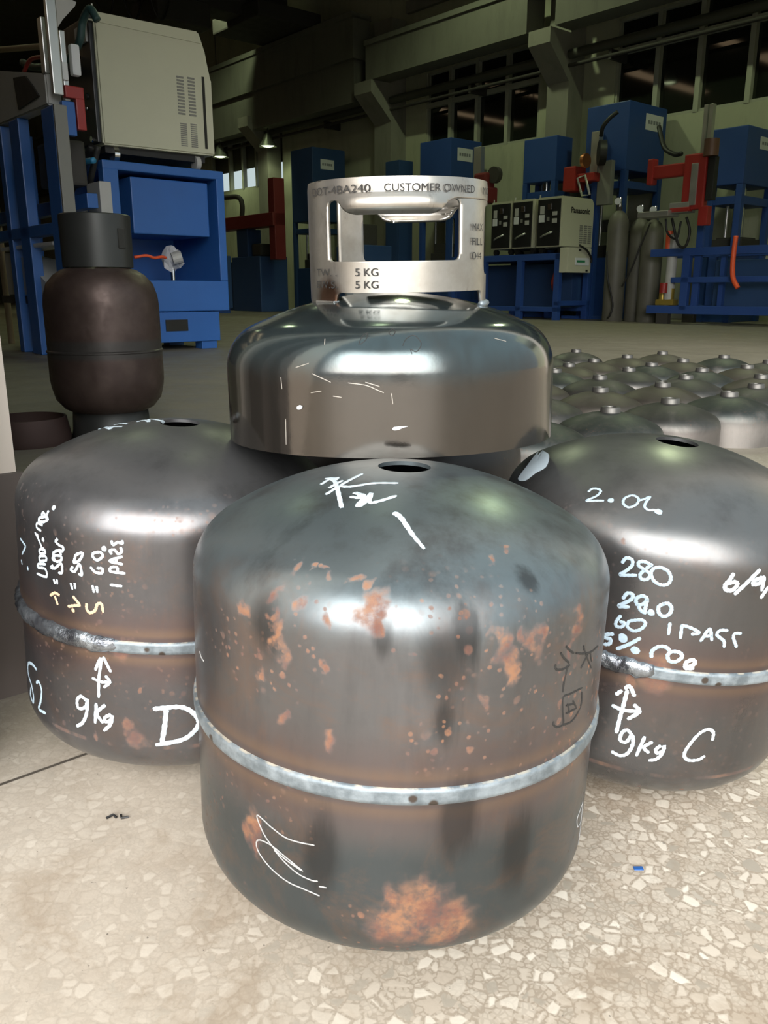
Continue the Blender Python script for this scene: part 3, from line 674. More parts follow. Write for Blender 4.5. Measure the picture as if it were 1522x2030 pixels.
writing(SC, 'paint_marking', M['paint'], [[(610, 770), (580, 735), (545, 750), (530, 800), (570, 815), (610, 770), (615, 830), (580, 890), (530, 905), (475, 880)], [(695, 780), (640, 905)], [(745, 815), (690, 850), (720, 885)], [(800, 840), (770, 865), (780, 890), (820, 870), (825, 840), (810, 895), (770, 930), (725, 938)]], 1072, 1230, K8, 0.0031, parent=tC)
writing(SC, 'paint_marking', M['paint'], [[(1150, 800), (1155, 750), (1120, 730), (1060, 760), (990, 840), (960, 900), (985, 935), (1050, 935), (1095, 910)]], 1072, 1230, K8, 0.0031, parent=tC)
writing(SC, 'chalk_marking', M['chalk'], [[(1115, 515), (1190, 520), (1240, 540), (1275, 565)]], 800, 1380, K, .0016, parent=tC)
def patch(S, pts, mat, parent, lift=.0006, name='paint_marking'):
    m = MB(); c = [sum(p[i] for p in pts)/len(pts) for i in (0, 1)]
    P = [(p.x, p.y) for p in curve_pts([(x, y, 0) for x, y in pts + [pts[0]]], 4)][:-1]
    rings = []
    for f in (1, .66, .33):
        rings.append([S.hit(c[0]+(x-c[0])*f, c[1]+(y-c[1])*f) for x, y in P])
    ctr = S.hit(*c)
    if ctr is None: m.bm.free(); return
    V = [[m.bm.verts.new(h[0]+h[1]*lift) if h else None for h in r] for r in rings]
    n = len(P)
    for a, b in zip(V, V[1:]):
        for i in range(n):
            q = (a[i], a[(i+1) % n], b[(i+1) % n], b[i])
            if None not in q: m.bm.faces.new(q)
    cv = m.bm.verts.new(ctr[0]+ctr[1]*lift)
    for i in range(n):
        q = (V[2][i], V[2][(i+1) % n], cv)
        if None not in q: m.bm.faces.new(q)
    m.build(name, mat, parent, True)
patch(SC, [(800+x/K, 880+y/K) for x, y in [(858, 5), (842, 42), (878, 70), (862, 140), (795, 182), (735, 225), (692, 212), (745, 135), (800, 62)]], M['paint'], tC)

def ang_at(S, px, py):
    h = S.hit(px, py); return math.degrees(math.atan2(h[0].y, h[0].x)) if h else None
aD = ang_at(SD, 240, 1280); bead(tD, .1545, aD-112, aD, .0175, .0058)
aC = ang_at(SC, 1300, 1340) or -70; bead(tC, .1522, aC-70, aC, .0165, .0055)

# ------------------------------------------------------------------ upper half with collar
HU, RCU = .0651, .31
tU = thing('cylinder_top_half', 'glossy dark half shell with bright collar resting on the three cylinder bodies', 'gas cylinder', (.0065, .803, .3380), 0)
Mr = tilt(tU, -1.6, -.7)
MwU = Matrix.Translation(tU.location) @ Mr.to_4x4()
m = MB(); P = profile(R0, HU, RK, RCU, 0); Q = profile(R0-.003, HU, RK-.003, RCU-.003, 0)
m.lathe(P + Q[::-1] + [P[0]], 160)
mu = steel('oiled_pressed_steel', dome=(.105, .14, .148), side=(.088, .078, .067), dz=(.055, .09), rough=.13, metal=.85, tint=0, speck=0, seed=9.3, coat=.35, streak=.5)
upU = m.build('shell', mu, tU, True, 60)
SU = Surf(tU, (upU,), MwU)
writing(SU, 'scratch_marks', M['scratch'], [[(565, 455), (640, 465), (690, 485), (718, 497)], [(410, 415), (490, 452)], [(405, 497), (450, 490)], [(500, 512), (536, 517)], [(340, 388), (395, 370)], [(296, 610), (298, 720)], [(1195, 262), (1245, 275)], [(640, 452), (700, 470)], [(752, 500), (758, 545)], [(275, 430), (280, 480)], [(465, 265), (463, 290)]], 430, 550, 2.174, .0007, parent=tU, lift=.0002)
patch(SU, [(430+x/2.174, 550+y/2.174) for x, y in [(345, 558), (358, 550), (370, 556), (362, 568), (348, 568)]], M['white'], tU, name='paint_fleck')
patch(SU, [(430+x/2.174, 550+y/2.174) for x, y in [(755, 650), (770, 643), (822, 641), (800, 648), (780, 657), (760, 658)]], M['white'], tU, name='paint_fleck')

writing(SU, 'oil_marks', M['marker'], [[(610, 290), (625, 255), (650, 240), (640, 270), (615, 290)], [(740, 240), (755, 222), (768, 235), (755, 252), (740, 240)], [(800, 295), (815, 265), (850, 250), (880, 285), (860, 320), (835, 310), (840, 330)]], 430, 550, 2.174, .0006, parent=tU, lift=.0003)
# collar: rolled plate with a handle window front and back
RCOL = .081
ztop_dome = HU - math.sqrt((RCU-RK)**2 - (R0-RK)**2) + RCU
zfoot = ztop_dome - (RCU - math.sqrt(RCU**2 - RCOL**2))
tcol = bpy.data.objects.new('collar', None); C.objects.link(tcol); tcol.parent = tU; tcol.location = (.0085, .002, .1268); tcol.rotation_euler = (math.radians(3.4), 0, 0)
FT = zfoot - .1268 - .0004
HCOL = .1015
# plate outline in (theta deg, z); theta 0 = towards the camera, negative = left
def rnd(poly, r, seg=5):
    out = []; n = len(poly)
    for i in range(n):
        p0, p, p1 = (Vector((*poly[i-1], 0)), Vector((*poly[i], 0)), Vector((*poly[(i+1) % n], 0)))
        a = (p0-p); b = (p1-p); rr = min(r, a.length*.45, b.length*.45); a.normalize(); b.normalize()
        A0 = p + a*rr; B0 = p + b*rr
        for k in range(seg+1):
            t_ = k/seg; q = A0*(1-t_)**2 + p*2*t_*(1-t_) + B0*t_**2; out.append((q.x, q.y))
    return out
DEG = RCOL*PI/180
def hole_poly(c, hw):
    x0, x1 = (c-hw)*DEG, (c+hw)*DEG; zb, zt, zd = .0345, .085, .073
    return rnd([(x0, zb), (x1, zb), (x1, zt-.002), (x1-.008, zt), (x1-.015, zt-.003), (x1-.022, zd+.002), (x1-.029, zd), (x0+.029, zd), (x0+.022, zd+.002), (x0+.015, zt-.003), (x0+.008, zt), (x0, zt-.002)], .0055)
def slot_poly(c, hw):
    x0, x1 = (c-hw)*DEG, (c+hw)*DEG; return rnd([(x0, .022), (x1, .022), (x1, .082), (x0, .082)], .008)
T0, T1 = -92, 226
arch = .0085
outer = [(T0*DEG, .012), (-80*DEG, FT+.004), (-72*DEG, FT-.001), (-44*DEG, FT-.001), (-41*DEG, arch), (64*DEG, arch), (67*DEG, FT), (96*DEG, FT), (100*DEG, arch), (190*DEG, arch), (194*DEG, FT-.002), (214*DEG, FT-.002), (T1*DEG, .012), (T1*DEG, HCOL-.008), ((T1-5)*DEG, HCOL), ((T0+5)*DEG, HCOL), (T0*DEG, HCOL-.008)]
outer = rnd(outer, .004, 3)
cu = bpy.data.curves.new('outline', 'CURVE'); cu.dimensions = '2D'; cu.fill_mode = 'BOTH'
for poly in (outer, hole_poly(-4, 44), hole_poly(165, 40), slot_poly(86, 16)):
    sp = cu.splines.new('POLY'); sp.points.add(len(poly)-1); sp.use_cyclic_u = True
    for q, p in zip(sp.points, poly): q.co = (p[0], p[1], 0, 1)
tmp = bpy.data.objects.new('outline', cu); C.objects.link(tmp)
bpy.context.view_layer.update()
me = tmp.to_mesh(); bm = bmesh.new(); bm.from_mesh(me); tmp.to_mesh_clear(); bpy.data.objects.remove(tmp); bpy.data.curves.remove(cu)
bmesh.ops.remove_doubles(bm, verts=bm.verts, dist=1e-6)
for k in range(int(T0), int(T1)+1, 3):
    bmesh.ops.bisect_plane(bm, geom=bm.verts[:] + bm.edges[:] + bm.faces[:], plane_co=(k*DEG, 0, 0), plane_no=(1, 0, 0), dist=1e-6)
for zz in [.006+.0055*k for k in range(18)]:
    bmesh.ops.bisect_plane(bm, geom=bm.verts[:] + bm.edges[:] + bm.faces[:], plane_co=(0, zz, 0), plane_no=(0, 1, 0), dist=1e-6)
def sm(x, lo, hi):
    x = max(0, min(1, (x-lo)/(hi-lo))); return x*x*(3-2*x)
for v in bm.verts:
    th = v.co.x/DEG; z = v.co.y; r = RCOL
    for c, hw in ((-4, 44), (165, 40)):                       # the window's upper lip is pressed out into a hand grip
        q = abs(th-c); k = sm(q, hw-4, hw-22)
        if k > 0 and .066 < z < .090:
            u = (z-.073)/.017
            r += k*(.0046*math.sin(PI*min(1, max(0, u+.05)))*1.0) - k*.0035*sm(z, .078, .072)
    if z > HCOL-.006: r -= .0006*sm(z, HCOL-.006, HCOL)
    a = math.radians(th)
    v.co = Vector((r*math.sin(a), -r*math.cos(a), z))
mcol = MB(); mcol.bm.free(); mcol.bm = bm
plate = mcol.build('collar_plate', M['collar'], tcol, True)
so = plate.modifiers.new('thickness', 'SOLIDIFY'); so.thickness = .0028; so.offset = 0
# stamped lettering that follows the plate
def stamp(txt, th0, th1, zc, h, parent, name='stamped_lettering'):
    c = bpy.data.curves.new('letters', 'FONT'); c.body = txt; c.size = 1; c.extrude = 0
    o = bpy.data.objects.new('letters', c); C.objects.link(o); bpy.context.view_layer.update()
    me = bpy.data.meshes.new_from_object(o); bpy.data.objects.remove(o); bpy.data.curves.remove(c)
    b = bmesh.new(); b.from_mesh(me); bpy.data.meshes.remove(me)
    xs = [v.co.x for v in b.verts]; ys = [v.co.y for v in b.verts]; x0, x1, y0, y1 = min(xs), max(xs), min(ys), max(ys)
    if not txt.strip('. '): y1 = 1
    bmesh.ops.triangulate(b, faces=b.faces)
    for k in range(1, 40):
        bmesh.ops.bisect_plane(b, geom=b.verts[:] + b.edges[:] + b.faces[:], plane_co=(x0+(x1-x0)*k/40, 0, 0), plane_no=(1, 0, 0), dist=1e-6)
    for v in b.verts:
        a = math.radians(th0 + (th1-th0)*(v.co.x-x0)/(x1-x0)); z = zc + h*((v.co.y-y0)/(y1-y0)-.5); r = RCOL+.0027
        v.co = Vector((r*math.sin(a), -r*math.cos(a), z))
    q = MB(); q.bm.free(); q.bm = b
    return q.build(name, M['stamp'], parent)
stamp('DOT-4BA240', -63.5, -16.5, .0925, .0062, tcol)
stamp('CUSTOMER OWNED', -8.5, 51.5, .0925, .0062, tcol)
stamp('NO', 63, 73, .0925, .0062, tcol)
stamp('TW. .', -61, -40.5, .0255, .0062, tcol); stamp('5 KG', -27, -12.5, .0255, .0064, tcol)
stamp('EW.S.', -61, -40.5, .0152, .0062, tcol); stamp('5 KG', -27, -12.5, .0152, .0064, tcol)
stamp('MAX', 50, 63, .062, .006, tcol); stamp('FILL', 50, 63, .050, .006, tcol); stamp('0.4', 50, 62, .038, .0062, tcol)
m = MB(); a = math.radians(-51); m.box(-.014, .014, -.003, .004, -.005, .004, .001, Matrix.Translation((RCOL*math.sin(a)*1.02, -RCOL*math.cos(a)*1.02, FT+.0025)) @ Matrix.Rotation(a, 4, 'Z')); m.build('weld_tab', M['chrome'], tcol)
m = MB(); a = math.radians(80)
m.tube([(RCOL*math.sin(a+.1*k)*1.03, -RCOL*math.cos(a+.1*k)*1.03, FT+.001) for k in range(-3, 4)], .0028, 8); m.build('weld_seam', M['bead'], tcol, True)

# ------------------------------------------------------------------ brown complete cylinder behind the pillar
RB = .178
P = ground(226, 862) ; P = Vector((-.905, 2.72, 0))
t = thing('gas_cylinder', 'complete dark brown gas cylinder with dark collar standing behind the pillar', 'gas cylinder', P, 0)
prof = [(0, .075), (.05, .076), (.10, .085), (.14, .105), (.165, .135), (RB-.003, .175), (RB, .20), (RB, .284), (RB+.003, .286), (RB+.003, .29), (RB-.001, .293), (RB-.001, .43), (RB-.004, .46), (.163, .495), (.140, .522), (.115, .538), (.08, .548), (0, .552)]
m = MB(); m.lathe(prof, 72); m.build('body', M['brown'], t, True, 40)
m = MB(); m.lathe([(.115, .02), (.128, 0), (.131, 0), (.124, .03), (.118, .11), (.113, .11)], 48); m.build('foot_ring', M['collar_dk'], t, True)
m = MB(); n = 60
V = []
for i in range(n+1):
    th = math.radians(-170 + 340*i/n); V.append([(r*math.sin(th), -r*math.cos(th), z) for r, z in ((.107, .545), (.108, .70), (.104, .703), (.102, .70), (.103, .545))])
bmv = [[m.bm.verts.new(q) for q in r] for r in V]
skip = range(40, 46)
for i in range(n):
    for k in range(4): m.bm.faces.new((bmv[i][k], bmv[i][k+1], bmv[i+1][k+1], bmv[i+1][k]))
m.build('collar', M['collar_dk'], t, True, 50)
m = MB(); th = math.radians(62); m.box(-.014, .014, -.004, .004, -.03, .03, .003, Matrix.Translation((.1065*math.sin(th), -.1065*math.cos(th), .63)) @ Matrix.Rotation(th, 4, 'Z')); m.build('collar_slot', M['hole'], t)
m = MB(); m.lathe([(0, .55), (.03, .55), (.03, .58), (.014, .585), (.014, .63), (.02, .632), (.02, .65), (0, .652)], 20); m.build('valve', M['brass'], t, True, 40)
# dark ring lying on the floor beside it
P = ground(44, 885); P.y += .06
t = tag(MB().lathe([(.125, 0), (.13, .02), (.118, .085), (.112, .085), (.122, .02), (.119, 0), (.125, 0)], 56).build('foot_ring', plain('ring_rust', (.06, .035, .03), .6, .4), None, True, 50), 'dark rusty foot ring lying on the floor beside the pillar', 'ring')
t.location = P

# ------------------------------------------------------------------ field of half shells on the right
HALF = [(1.987, 1.334), (2.291, 1.329), (2.593, 1.297), (2.892, 1.353), (2.679, 1.589), (3.107, 2.008), (2.379, 1.642), (2.728, 1.889), (3.39, 2.388), (3.095, 2.312), (3.871, 2.849), (3.733, 2.429), (3.402, 2.083), (3.716, 2.107), (2.991, 1.678), (3.319, 1.791), (3.619, 1.743),
        (1.685, 1.367), (2.076, 1.663), (2.442, 1.994), (2.75, 2.473), (3.447, 2.745), (4.1, 2.45), (4.1, 2.1), (3.95, 1.8), (3.237, 1.498), (3.15, 2.65), (3.603, 3.005), (2.45, 2.3), (2.822, 2.178)]
hm = [steel('half_shell_steel_%d' % i, dome=d, side=s, rough=.50, metal=.8, tint=0, speck=.25, seed=20+i*3.3, dz=(.06, .10)) for i, (d, s) in enumerate((((.07, .07, .064), (.20, .18, .165)), ((.095, .084, .07), (.15, .137, .12)), ((.06, .068, .064), (.25, .23, .21))))]
RHF = .1505
def make_half(mat):
    t = thing('half_shell', 'x', 'half shell', (0, 0, 0))
    m = MB(); P = profile(RHF, .075, .042, .26, 0); Q = profile(RHF-.003, .075, .039, .257, 0)
    m.lathe(P + Q[::-1] + [P[0]], 72); sh = m.build('shell', mat, t, True, 60)
    zt = P[-1][1]
    m = MB(); m.lathe([(.0285, zt-.005), (.027, zt+.012), (.025, zt+.014), (.016, zt+.014), (.015, zt+.012), (.015, zt-.004)], 28); m.build('boss', M['boss'], t, True, 40)
    return t
protos = [make_half(q) for q in hm]
used = set()
order = sorted(range(len(HALF)), key=lambda i: HALF[i][1])
rowname = ['first', 'second', 'third', 'fourth', 'fifth', 'sixth', 'seventh', 'eighth', 'ninth', 'tenth', 'eleventh', 'twelfth', 'thirteenth', 'fourteenth', 'fifteenth', 'sixteenth', 'seventeenth', 'eighteenth', 'nineteenth', 'twentieth', 'twenty-first', 'twenty-second', 'twenty-third', 'twenty-fourth', 'twenty-fifth', 'twenty-sixth', 'twenty-seventh', 'twenty-eighth', 'twenty-ninth', 'thirtieth']
HL = {0: 'half shell with bossed crown right behind the cylinder marked C, nearest of the field', 1: 'half shell in the front row, to the right of the nearest one', 2: 'shiny half shell standing clear with its whole wall in view', 3: 'half shell cut by the right edge, behind the shiny clear-standing one',
      7: 'half shell with streaked crown left of the row middle', 4: 'streaked half shell just behind the front row', 10: 'farthest half shell, at the back corner of the field'}
worlds = [hall(b, a) for b, a in HALF]
byx = sorted(range(len(HALF)), key=lambda i: worlds[i].y)
for i, (b, a) in enumerate(HALF):
    k = [2, 0, 2, 0, 1, 0, 1, 0, 1, 1, 0, 1, 2, 1, 0, 2, 1][i] if i < 17 else i % 3
    if k not in used:
        o = protos[k]; used.add(k)
    else:
        src = protos[k]; o = src.copy(); C.objects.link(o)
        for ch in list(src.children):
            c = ch.copy(); C.objects.link(c); c.parent = o
    o.location = hall(b, a); o.rotation_euler = (0, 0, random.uniform(0, 6.28)); o['group'] = 'half shells standing on the floor'
    o['category'] = 'half shell'
    o['label'] = HL.get(i, '%s half shell counted from the nearest of the field on the floor' % rowname[byx.index(i)])

# ------------------------------------------------------------------ helper for hall machines: local x = b, y = a
def hthing(name, label, cat, b=0, a=0, group=None): 
    return thing(name, label, cat, hall(b, a), YAW, group)
class HB(MB):
    """boxes given in hall coordinates, stored relative to the thing's foot"""
    def __init__(s, b, a): super().__init__(); s.b = b; s.a = a
    def hb(s, b0, b1, a0, a1, z0, z1, bev=0): s.box(b0-s.b, b1-s.b, a0-s.a, a1-s.a, z0, z1, bev); return s
    def ht(s, pts, r, seg=8): s.tube([(p[0]-s.b, p[1]-s.a, p[2]) for p in pts], r, seg); return s
    def hr(s, p, q, r, seg=12, r2=None): s.rod((p[0]-s.b, p[1]-s.a, p[2]), (q[0]-s.b, q[1]-s.a, q[2]), r, seg, r2); return s
def smooth_path(pts, n=6): return [tuple(p) for p in curve_pts(pts, n)]

# ------------------------------------------------------------------ left stand with the beige power source
b0, a0 = 3.2, 6.9
t = hthing('machine_stand', 'bright blue open-fronted stand carrying the large beige power source', 'machine stand', b0, a0)
S0, S1 = 6.4, 7.25
H_ = lambda: HB(b0, a0)
H_().hb(2.72, 3.75, S0, S1, 1.365, 1.43, .008).build('top_plate', M['blue'], t)
H_().hb(2.72, 2.84, S0, S0+.09, .56, 1.37, .006).build('upright', M['blue'], t)
H_().hb(3.68, 3.75, S0, S1, .56, 1.37, .006).build('side_panel', M['blue'], t)
H_().hb(2.72, 2.76, S0+.09, S1, .56, 1.0, .004).build('side_panel', M['blue'], t)
H_().hb(2.72, 2.80, S1-.08, S1, .56, 1.37, .006).build('upright', M['blue'], t)
H_().hb(2.76, 3.69, S1-.03, S1, .56, 1.37).build('back_panel', M['blue'], t)
H_().hb(2.72, 3.75, S0, S1, .315, .56, .008).build('tray', M['blue'], t)
H_().hb(2.96, 3.63, S0+.06, S1-.1, .915, 1.335, .008).build('inner_box', M['blue'], t)
H_().hb(2.75, 3.66, S0+.02, S1-.05, .065, .31, .006).build('lower_cabinet', M['blue'], t)
H_().hb(3.156, 3.355, S0+.012, S0+.03, .155, .248).build('slot', M['hole'], t)
for q0, q1 in ((3.49, 3.635), (2.78, 2.92)):
    for a1 in (S0+.04, S1-.2): H_().hb(q0, q1, a1, a1+.12, 0, .07, .004).build('foot', M['blue'], t)
# big beige power source
b1, a1 = 3.2, 6.7
t = hthing('welding_power_source', 'large beige welding power source with vents on top of the blue stand', 'welding machine', b1, a1)
t.location.z = 1.43
H_ = lambda: HB(b1, a1)
ps = [(2.745, 1.535), (3.685, 1.545), (3.685, 2.115), (3.655, 2.125), (3.645, 2.29), (3.59, 2.44), (2.745, 2.425)]
H_().prism([(u-b1, v-1.43) for u, v in ps], S0-a1, S0+.62-a1, lambda u, v, d: Vector((u, d, v)), .012).build('casing', M['beige'], t)
H_().hb(2.715, 2.748, S0+.03, S0+.6, .12, .97, .006).build('front_panel', M['panel'], t)
H_().hb(2.70, 3.60, S0-.008, S0+.0, .925, .935).build('casing_seam', M['beige'], t)
for x0, x1, z0, z1 in ((3.375, 3.435, 1.82, 2.105), (3.47, 3.53, 1.82, 2.11), (3.385, 3.44, 1.59, 1.765), (3.475, 3.53, 1.59, 1.77)):
    m = H_(); n = 12
    for k in range(n): 
        zz = z0+(z1-z0)*k/n - 1.43; m.hb(x0, x1, S0-.004, S0+.004, zz, zz+(z1-z0)/n*.55)
    m.build('vent_louvre', M['grey'], t)
H_().hb(3.595, 3.618, S0-.003, S0+.004, 1.59-1.43, 2.12-1.43).build('vent_slot', M['hole'], t)
for k, (zz, aa) in enumerate(((.15, .12), (.3, .3), (.3, .45), (.45, .15), (.52, .4), (.66, .25))):
    H_().hr((2.70, S0+aa, zz), (2.718, S0+aa, zz), .022, 12).build('knob', M['black'] if k % 2 else M['chrome'], t)
for zz, aa in ((.36, .12), (.72, .2)):
    H_().ht(smooth_path([(2.70, S0+aa, zz), (2.66, S0+aa+.08, zz+.02), (2.66, S0+aa+.18, zz-.03), (2.71, S0+aa+.24, zz-.05)]), .014).build('cable_handle', M['chrome'], t, True)
H_().hb(2.70, 2.72, S0+.06, S0+.26, .80, .92).build('display', M['ltgrey'], t)
H_().hr((2.76, S0+.05, .98), (2.76, S0+.05, 1.05), .012).build('lifting_eye', M['chrome'], t)
for q, aa in ((2.86, S0+.08), (3.55, S0+.08), (2.86, S0+.54), (3.55, S0+.54)):
    H_().hr((q-.02, aa, .055), (q+.02, aa, .055), .055, 16).build('caster', M['chrome'] if q < 3 else M['ltgrey'], t, auto=40)
H_().hb(2.78, 3.62, S0+.06, S0+.56, .06, .11).build('chassis', M['black'], t)
# items on the stand's tray
G_ = plain('gauge_wrap', (.55, .53, .45), .3)
t = hthing('wrapped_gauge', 'shiny fitting in crumpled clear wrap on the blue tray', 'gauge', 3.34, 6.6); t.location.z = .563
m = MB(); m.ball((0, 0, .17), .09, 1, .8, 1.1, 10)
for v in m.bm.verts: v.co += Vector((random.uniform(-1, 1), random.uniform(-1, 1), random.uniform(-1, 1)))*.018
m.build('wrap', M['plastic'], t)
MB().rod((0, 0, 0), (0, 0, .12), .02).build('stem', M['chrome'], t); MB().rod((-.03, -.07, .17), (.04, -.1, .19), .05, 14).build('dial', M['ltgrey'], t)
t = tag(HB(3.1, 6.5).ht(smooth_path([(2.95, 6.47, .735), (3.05, 6.46, .75), (3.12, 6.47, .735), (3.19, 6.48, .745), (3.235, 6.5, .74)]), .012).build('red_cable', M['orange'], None, True), 'bright red cable reaching to the wrapped fitting', 'cable'); t.location = hall(3.1, 6.5); t.rotation_euler = (0, 0, YAW)

# hoses and panel left of the stand
def hose(name, label, pts, r, mat, n=7):
    P = [hall(*p) for p in pts]; o = MB().tube([p - P[0] for p in [Vector(q) for q in smooth_path(P, n)]], r, 8).build(name, mat, None, True)
    o.location = P[0]; return tag(o, label, 'hose')
def pb(px, py, b): a, z = on_b(px, py, b); return (b, a, z)
def pa(px, py, a): b, z = on_a(px, py, a); return (b, a, z)
hose('welding_hose', 'dark teal hose looping from the beige power source to the left machine', [pb(193, 40, 2.67), pb(178, 18, 2.64), pb(163, 45, 2.62), pb(158, 80, 2.6), pb(140, 112, 2.6), pb(110, 128, 2.6), pb(70, 134, 2.6), pb(45, 124, 2.6)], .028, M['teal'])
hose('welding_hose', 'black hose hanging in a bow left of the blue stand', [pb(182, 290, 2.67), pb(158, 340, 2.66), pb(140, 385, 2.66), pb(132, 430, 2.66), pb(150, 458, 2.66)], .026, M['black'])
hose('welding_hose', 'black hose running down beside the blue upright', [pb(194, 290, 2.67), pb(182, 345, 2.64), pb(180, 360, 2.645), pb(180, 372, 2.645)], .024, M['black'])
hose('air_hose', 'light blue air hose curving below the beige power source', [pb(186, 318, 2.6), pb(165, 322, 2.58), pb(148, 338, 2.58), pb(141, 372, 2.58)], .022, M['bluehose'])
t = hthing('junction_box', 'white boxes mounted low between the left machine and the blue stand', 'box', 2.6, 6.35)
m = HB(2.6, 6.35); m.hb(2.60, 2.69, 6.2, 6.44, .93, 1.25, .006); m.build('casing', M['ltgrey'], t)
HB(2.6, 6.35).hb(2.57, 2.64, 6.54, 6.72, .75, 1.14, .006).build('lower_casing', M['ltgrey'], t)
HB(2.6, 6.35).hb(2.61, 2.67, 6.46, 6.56, 0, .95, .006).build('post', M['soot'], t)
# ------------------------------------------------------------------ left machine
b0, a0 = 2.2, 6.3
t = hthing('seam_welding_machine', 'blue framed welding machine with grey housing at the left edge', 'machine', b0, a0)
H_ = lambda: HB(b0, a0)
H_().hb(2.2, 2.25, 5.9, 6.12, 0, 1.66, .008).build('post', M['blue'], t)
H_().hb(2.2, 2.285, 5.87, 5.898, .55, 1.66, .006).build('grey_post', M['grey'], t)
H_().hb(2.2, 2.285, 5.86, 6.0, 0, .5, .006).build('lower_post', M['blue'], t)
H_().hb(2.2, 2.28, 6.6, 6.8, 0, 1.68, .008).build('post', M['blue'], t)
H_().hb(2.2, 2.28, 7.0, 7.1, 0, 1.68, .008).build('post', M['blue'], t)
H_().hb(2.46, 2.54, 7.3, 7.4, 0, 1.68, .008).build('post', M['blue'], t)
H_().hb(2.2, 2.28, 6.1, 8.6, .86, .94, .006).build('rail', M['blue'], t)
H_().hb(2.46, 2.54, 6.1, 8.6, 1.05, 1.15, .006).build('rail', M['blue'], t)
H_().hb(2.2, 2.5, 6.06, 6.14, .30, .38, .006).build('rail', M['blue'], t)
m = H_(); m.prism([(5.98-a0, 1.67), (7.6-a0, 1.70), (7.6-a0, 2.08), (6.86-a0, 2.03), (6.3-a0, 1.92), (5.98-a0, 1.86)], 0, .10, lambda u, v, d: Vector((d, u, v)), .01); m.build('housing', M['ltgrey'], t)
H_().prism([(6.10-a0, 1.74), (6.52-a0, 1.72), (6.56-a0, 1.93), (6.32-a0, 1.90), (6.2-a0, 1.82)], -.012, .02, lambda u, v, d: Vector((d, u, v))).build('opening', M['soot'], t)
H_().hb(2.3, 2.5, 6.15, 6.55, 1.2, 1.5, .02).build('motor', M['soot'], t)
H_().hr((2.4, 6.3, 1.5), (2.4, 6.3, 1.68), .03).build('spindle', M['grey'], t)
H_().hb(2.25, 2.5, 6.15, 7.6, .38, .44).build('deck', M['soot'], t)
m = H_(); m.prism([(6.3-a0, .45), (7.4-a0, .45), (7.4-a0, .78), (6.9-a0, .72)], .05, .28, lambda u, v, d: Vector((d, u, v))); m.build('guard', M['ltgrey'], t)
m = H_(); m.hb(2.22, 2.46, 6.2, 7.4, .79, .82, .01); m.build('wrapped_tray', M['plastic'], t)
# mast with linear guides
H_().hb(2.21, 2.275, 5.87, 5.91, 1.72, 2.7, .006).build('mast', M['alu'], t)
H_().hb(2.2, 2.23, 5.96, 6.03, 1.86, 2.19, .006).build('guide', M['alu'], t)
H_().prism([(.075, 2.33), (.21, 2.29), (.20, 2.265), (.11, 2.17), (.075, 2.12)], 5.87-a0, 5.91-a0, lambda u, v, d: Vector((u, d, v))).build('mast_bracket', M['ltgrey'], t)
m = H_(); m.hb(2.285, 2.41, 5.87, 5.92, 1.71, 1.785, .006); m.hb(2.35, 2.41, 5.87, 5.92, 1.52, 1.715, .006); m.build('carriage', M['red'], t)
H_().hb(2.26, 2.345, 5.88, 5.93, 1.48, 1.69, .006).build('slide', M['blue'], t)
H_().hb(2.29, 2.33, 5.9, 5.96, 1.82, 1.93, .01).build('gauge', M['white'], t)
H_().hb(2.36, 2.42, 5.9, 5.96, 1.86, 2.05, .015).build('filter_bowl', M['white'], t)
H_().hb(2.30, 2.335, 5.92, 5.97, 1.70, 2.12, .004).build('guide', M['alu'], t)
H_().ht(smooth_path([(2.3, 6.65, 2.0), (2.3, 6.5, 2.05), (2.3, 6.3, 2.03), (2.3, 6.1, 1.98)]), .014).build('red_wire', M['red'], t, True)
m = H_(); m.hr((2.5, 8.3, 0), (2.5, 8.3, 2.49), .03); m.hr((2.5, 8.33, 2.49), (2.5, 6.75, 2.22), .022, 10); m.build('tan_tube', M['tan'], t, auto=40)

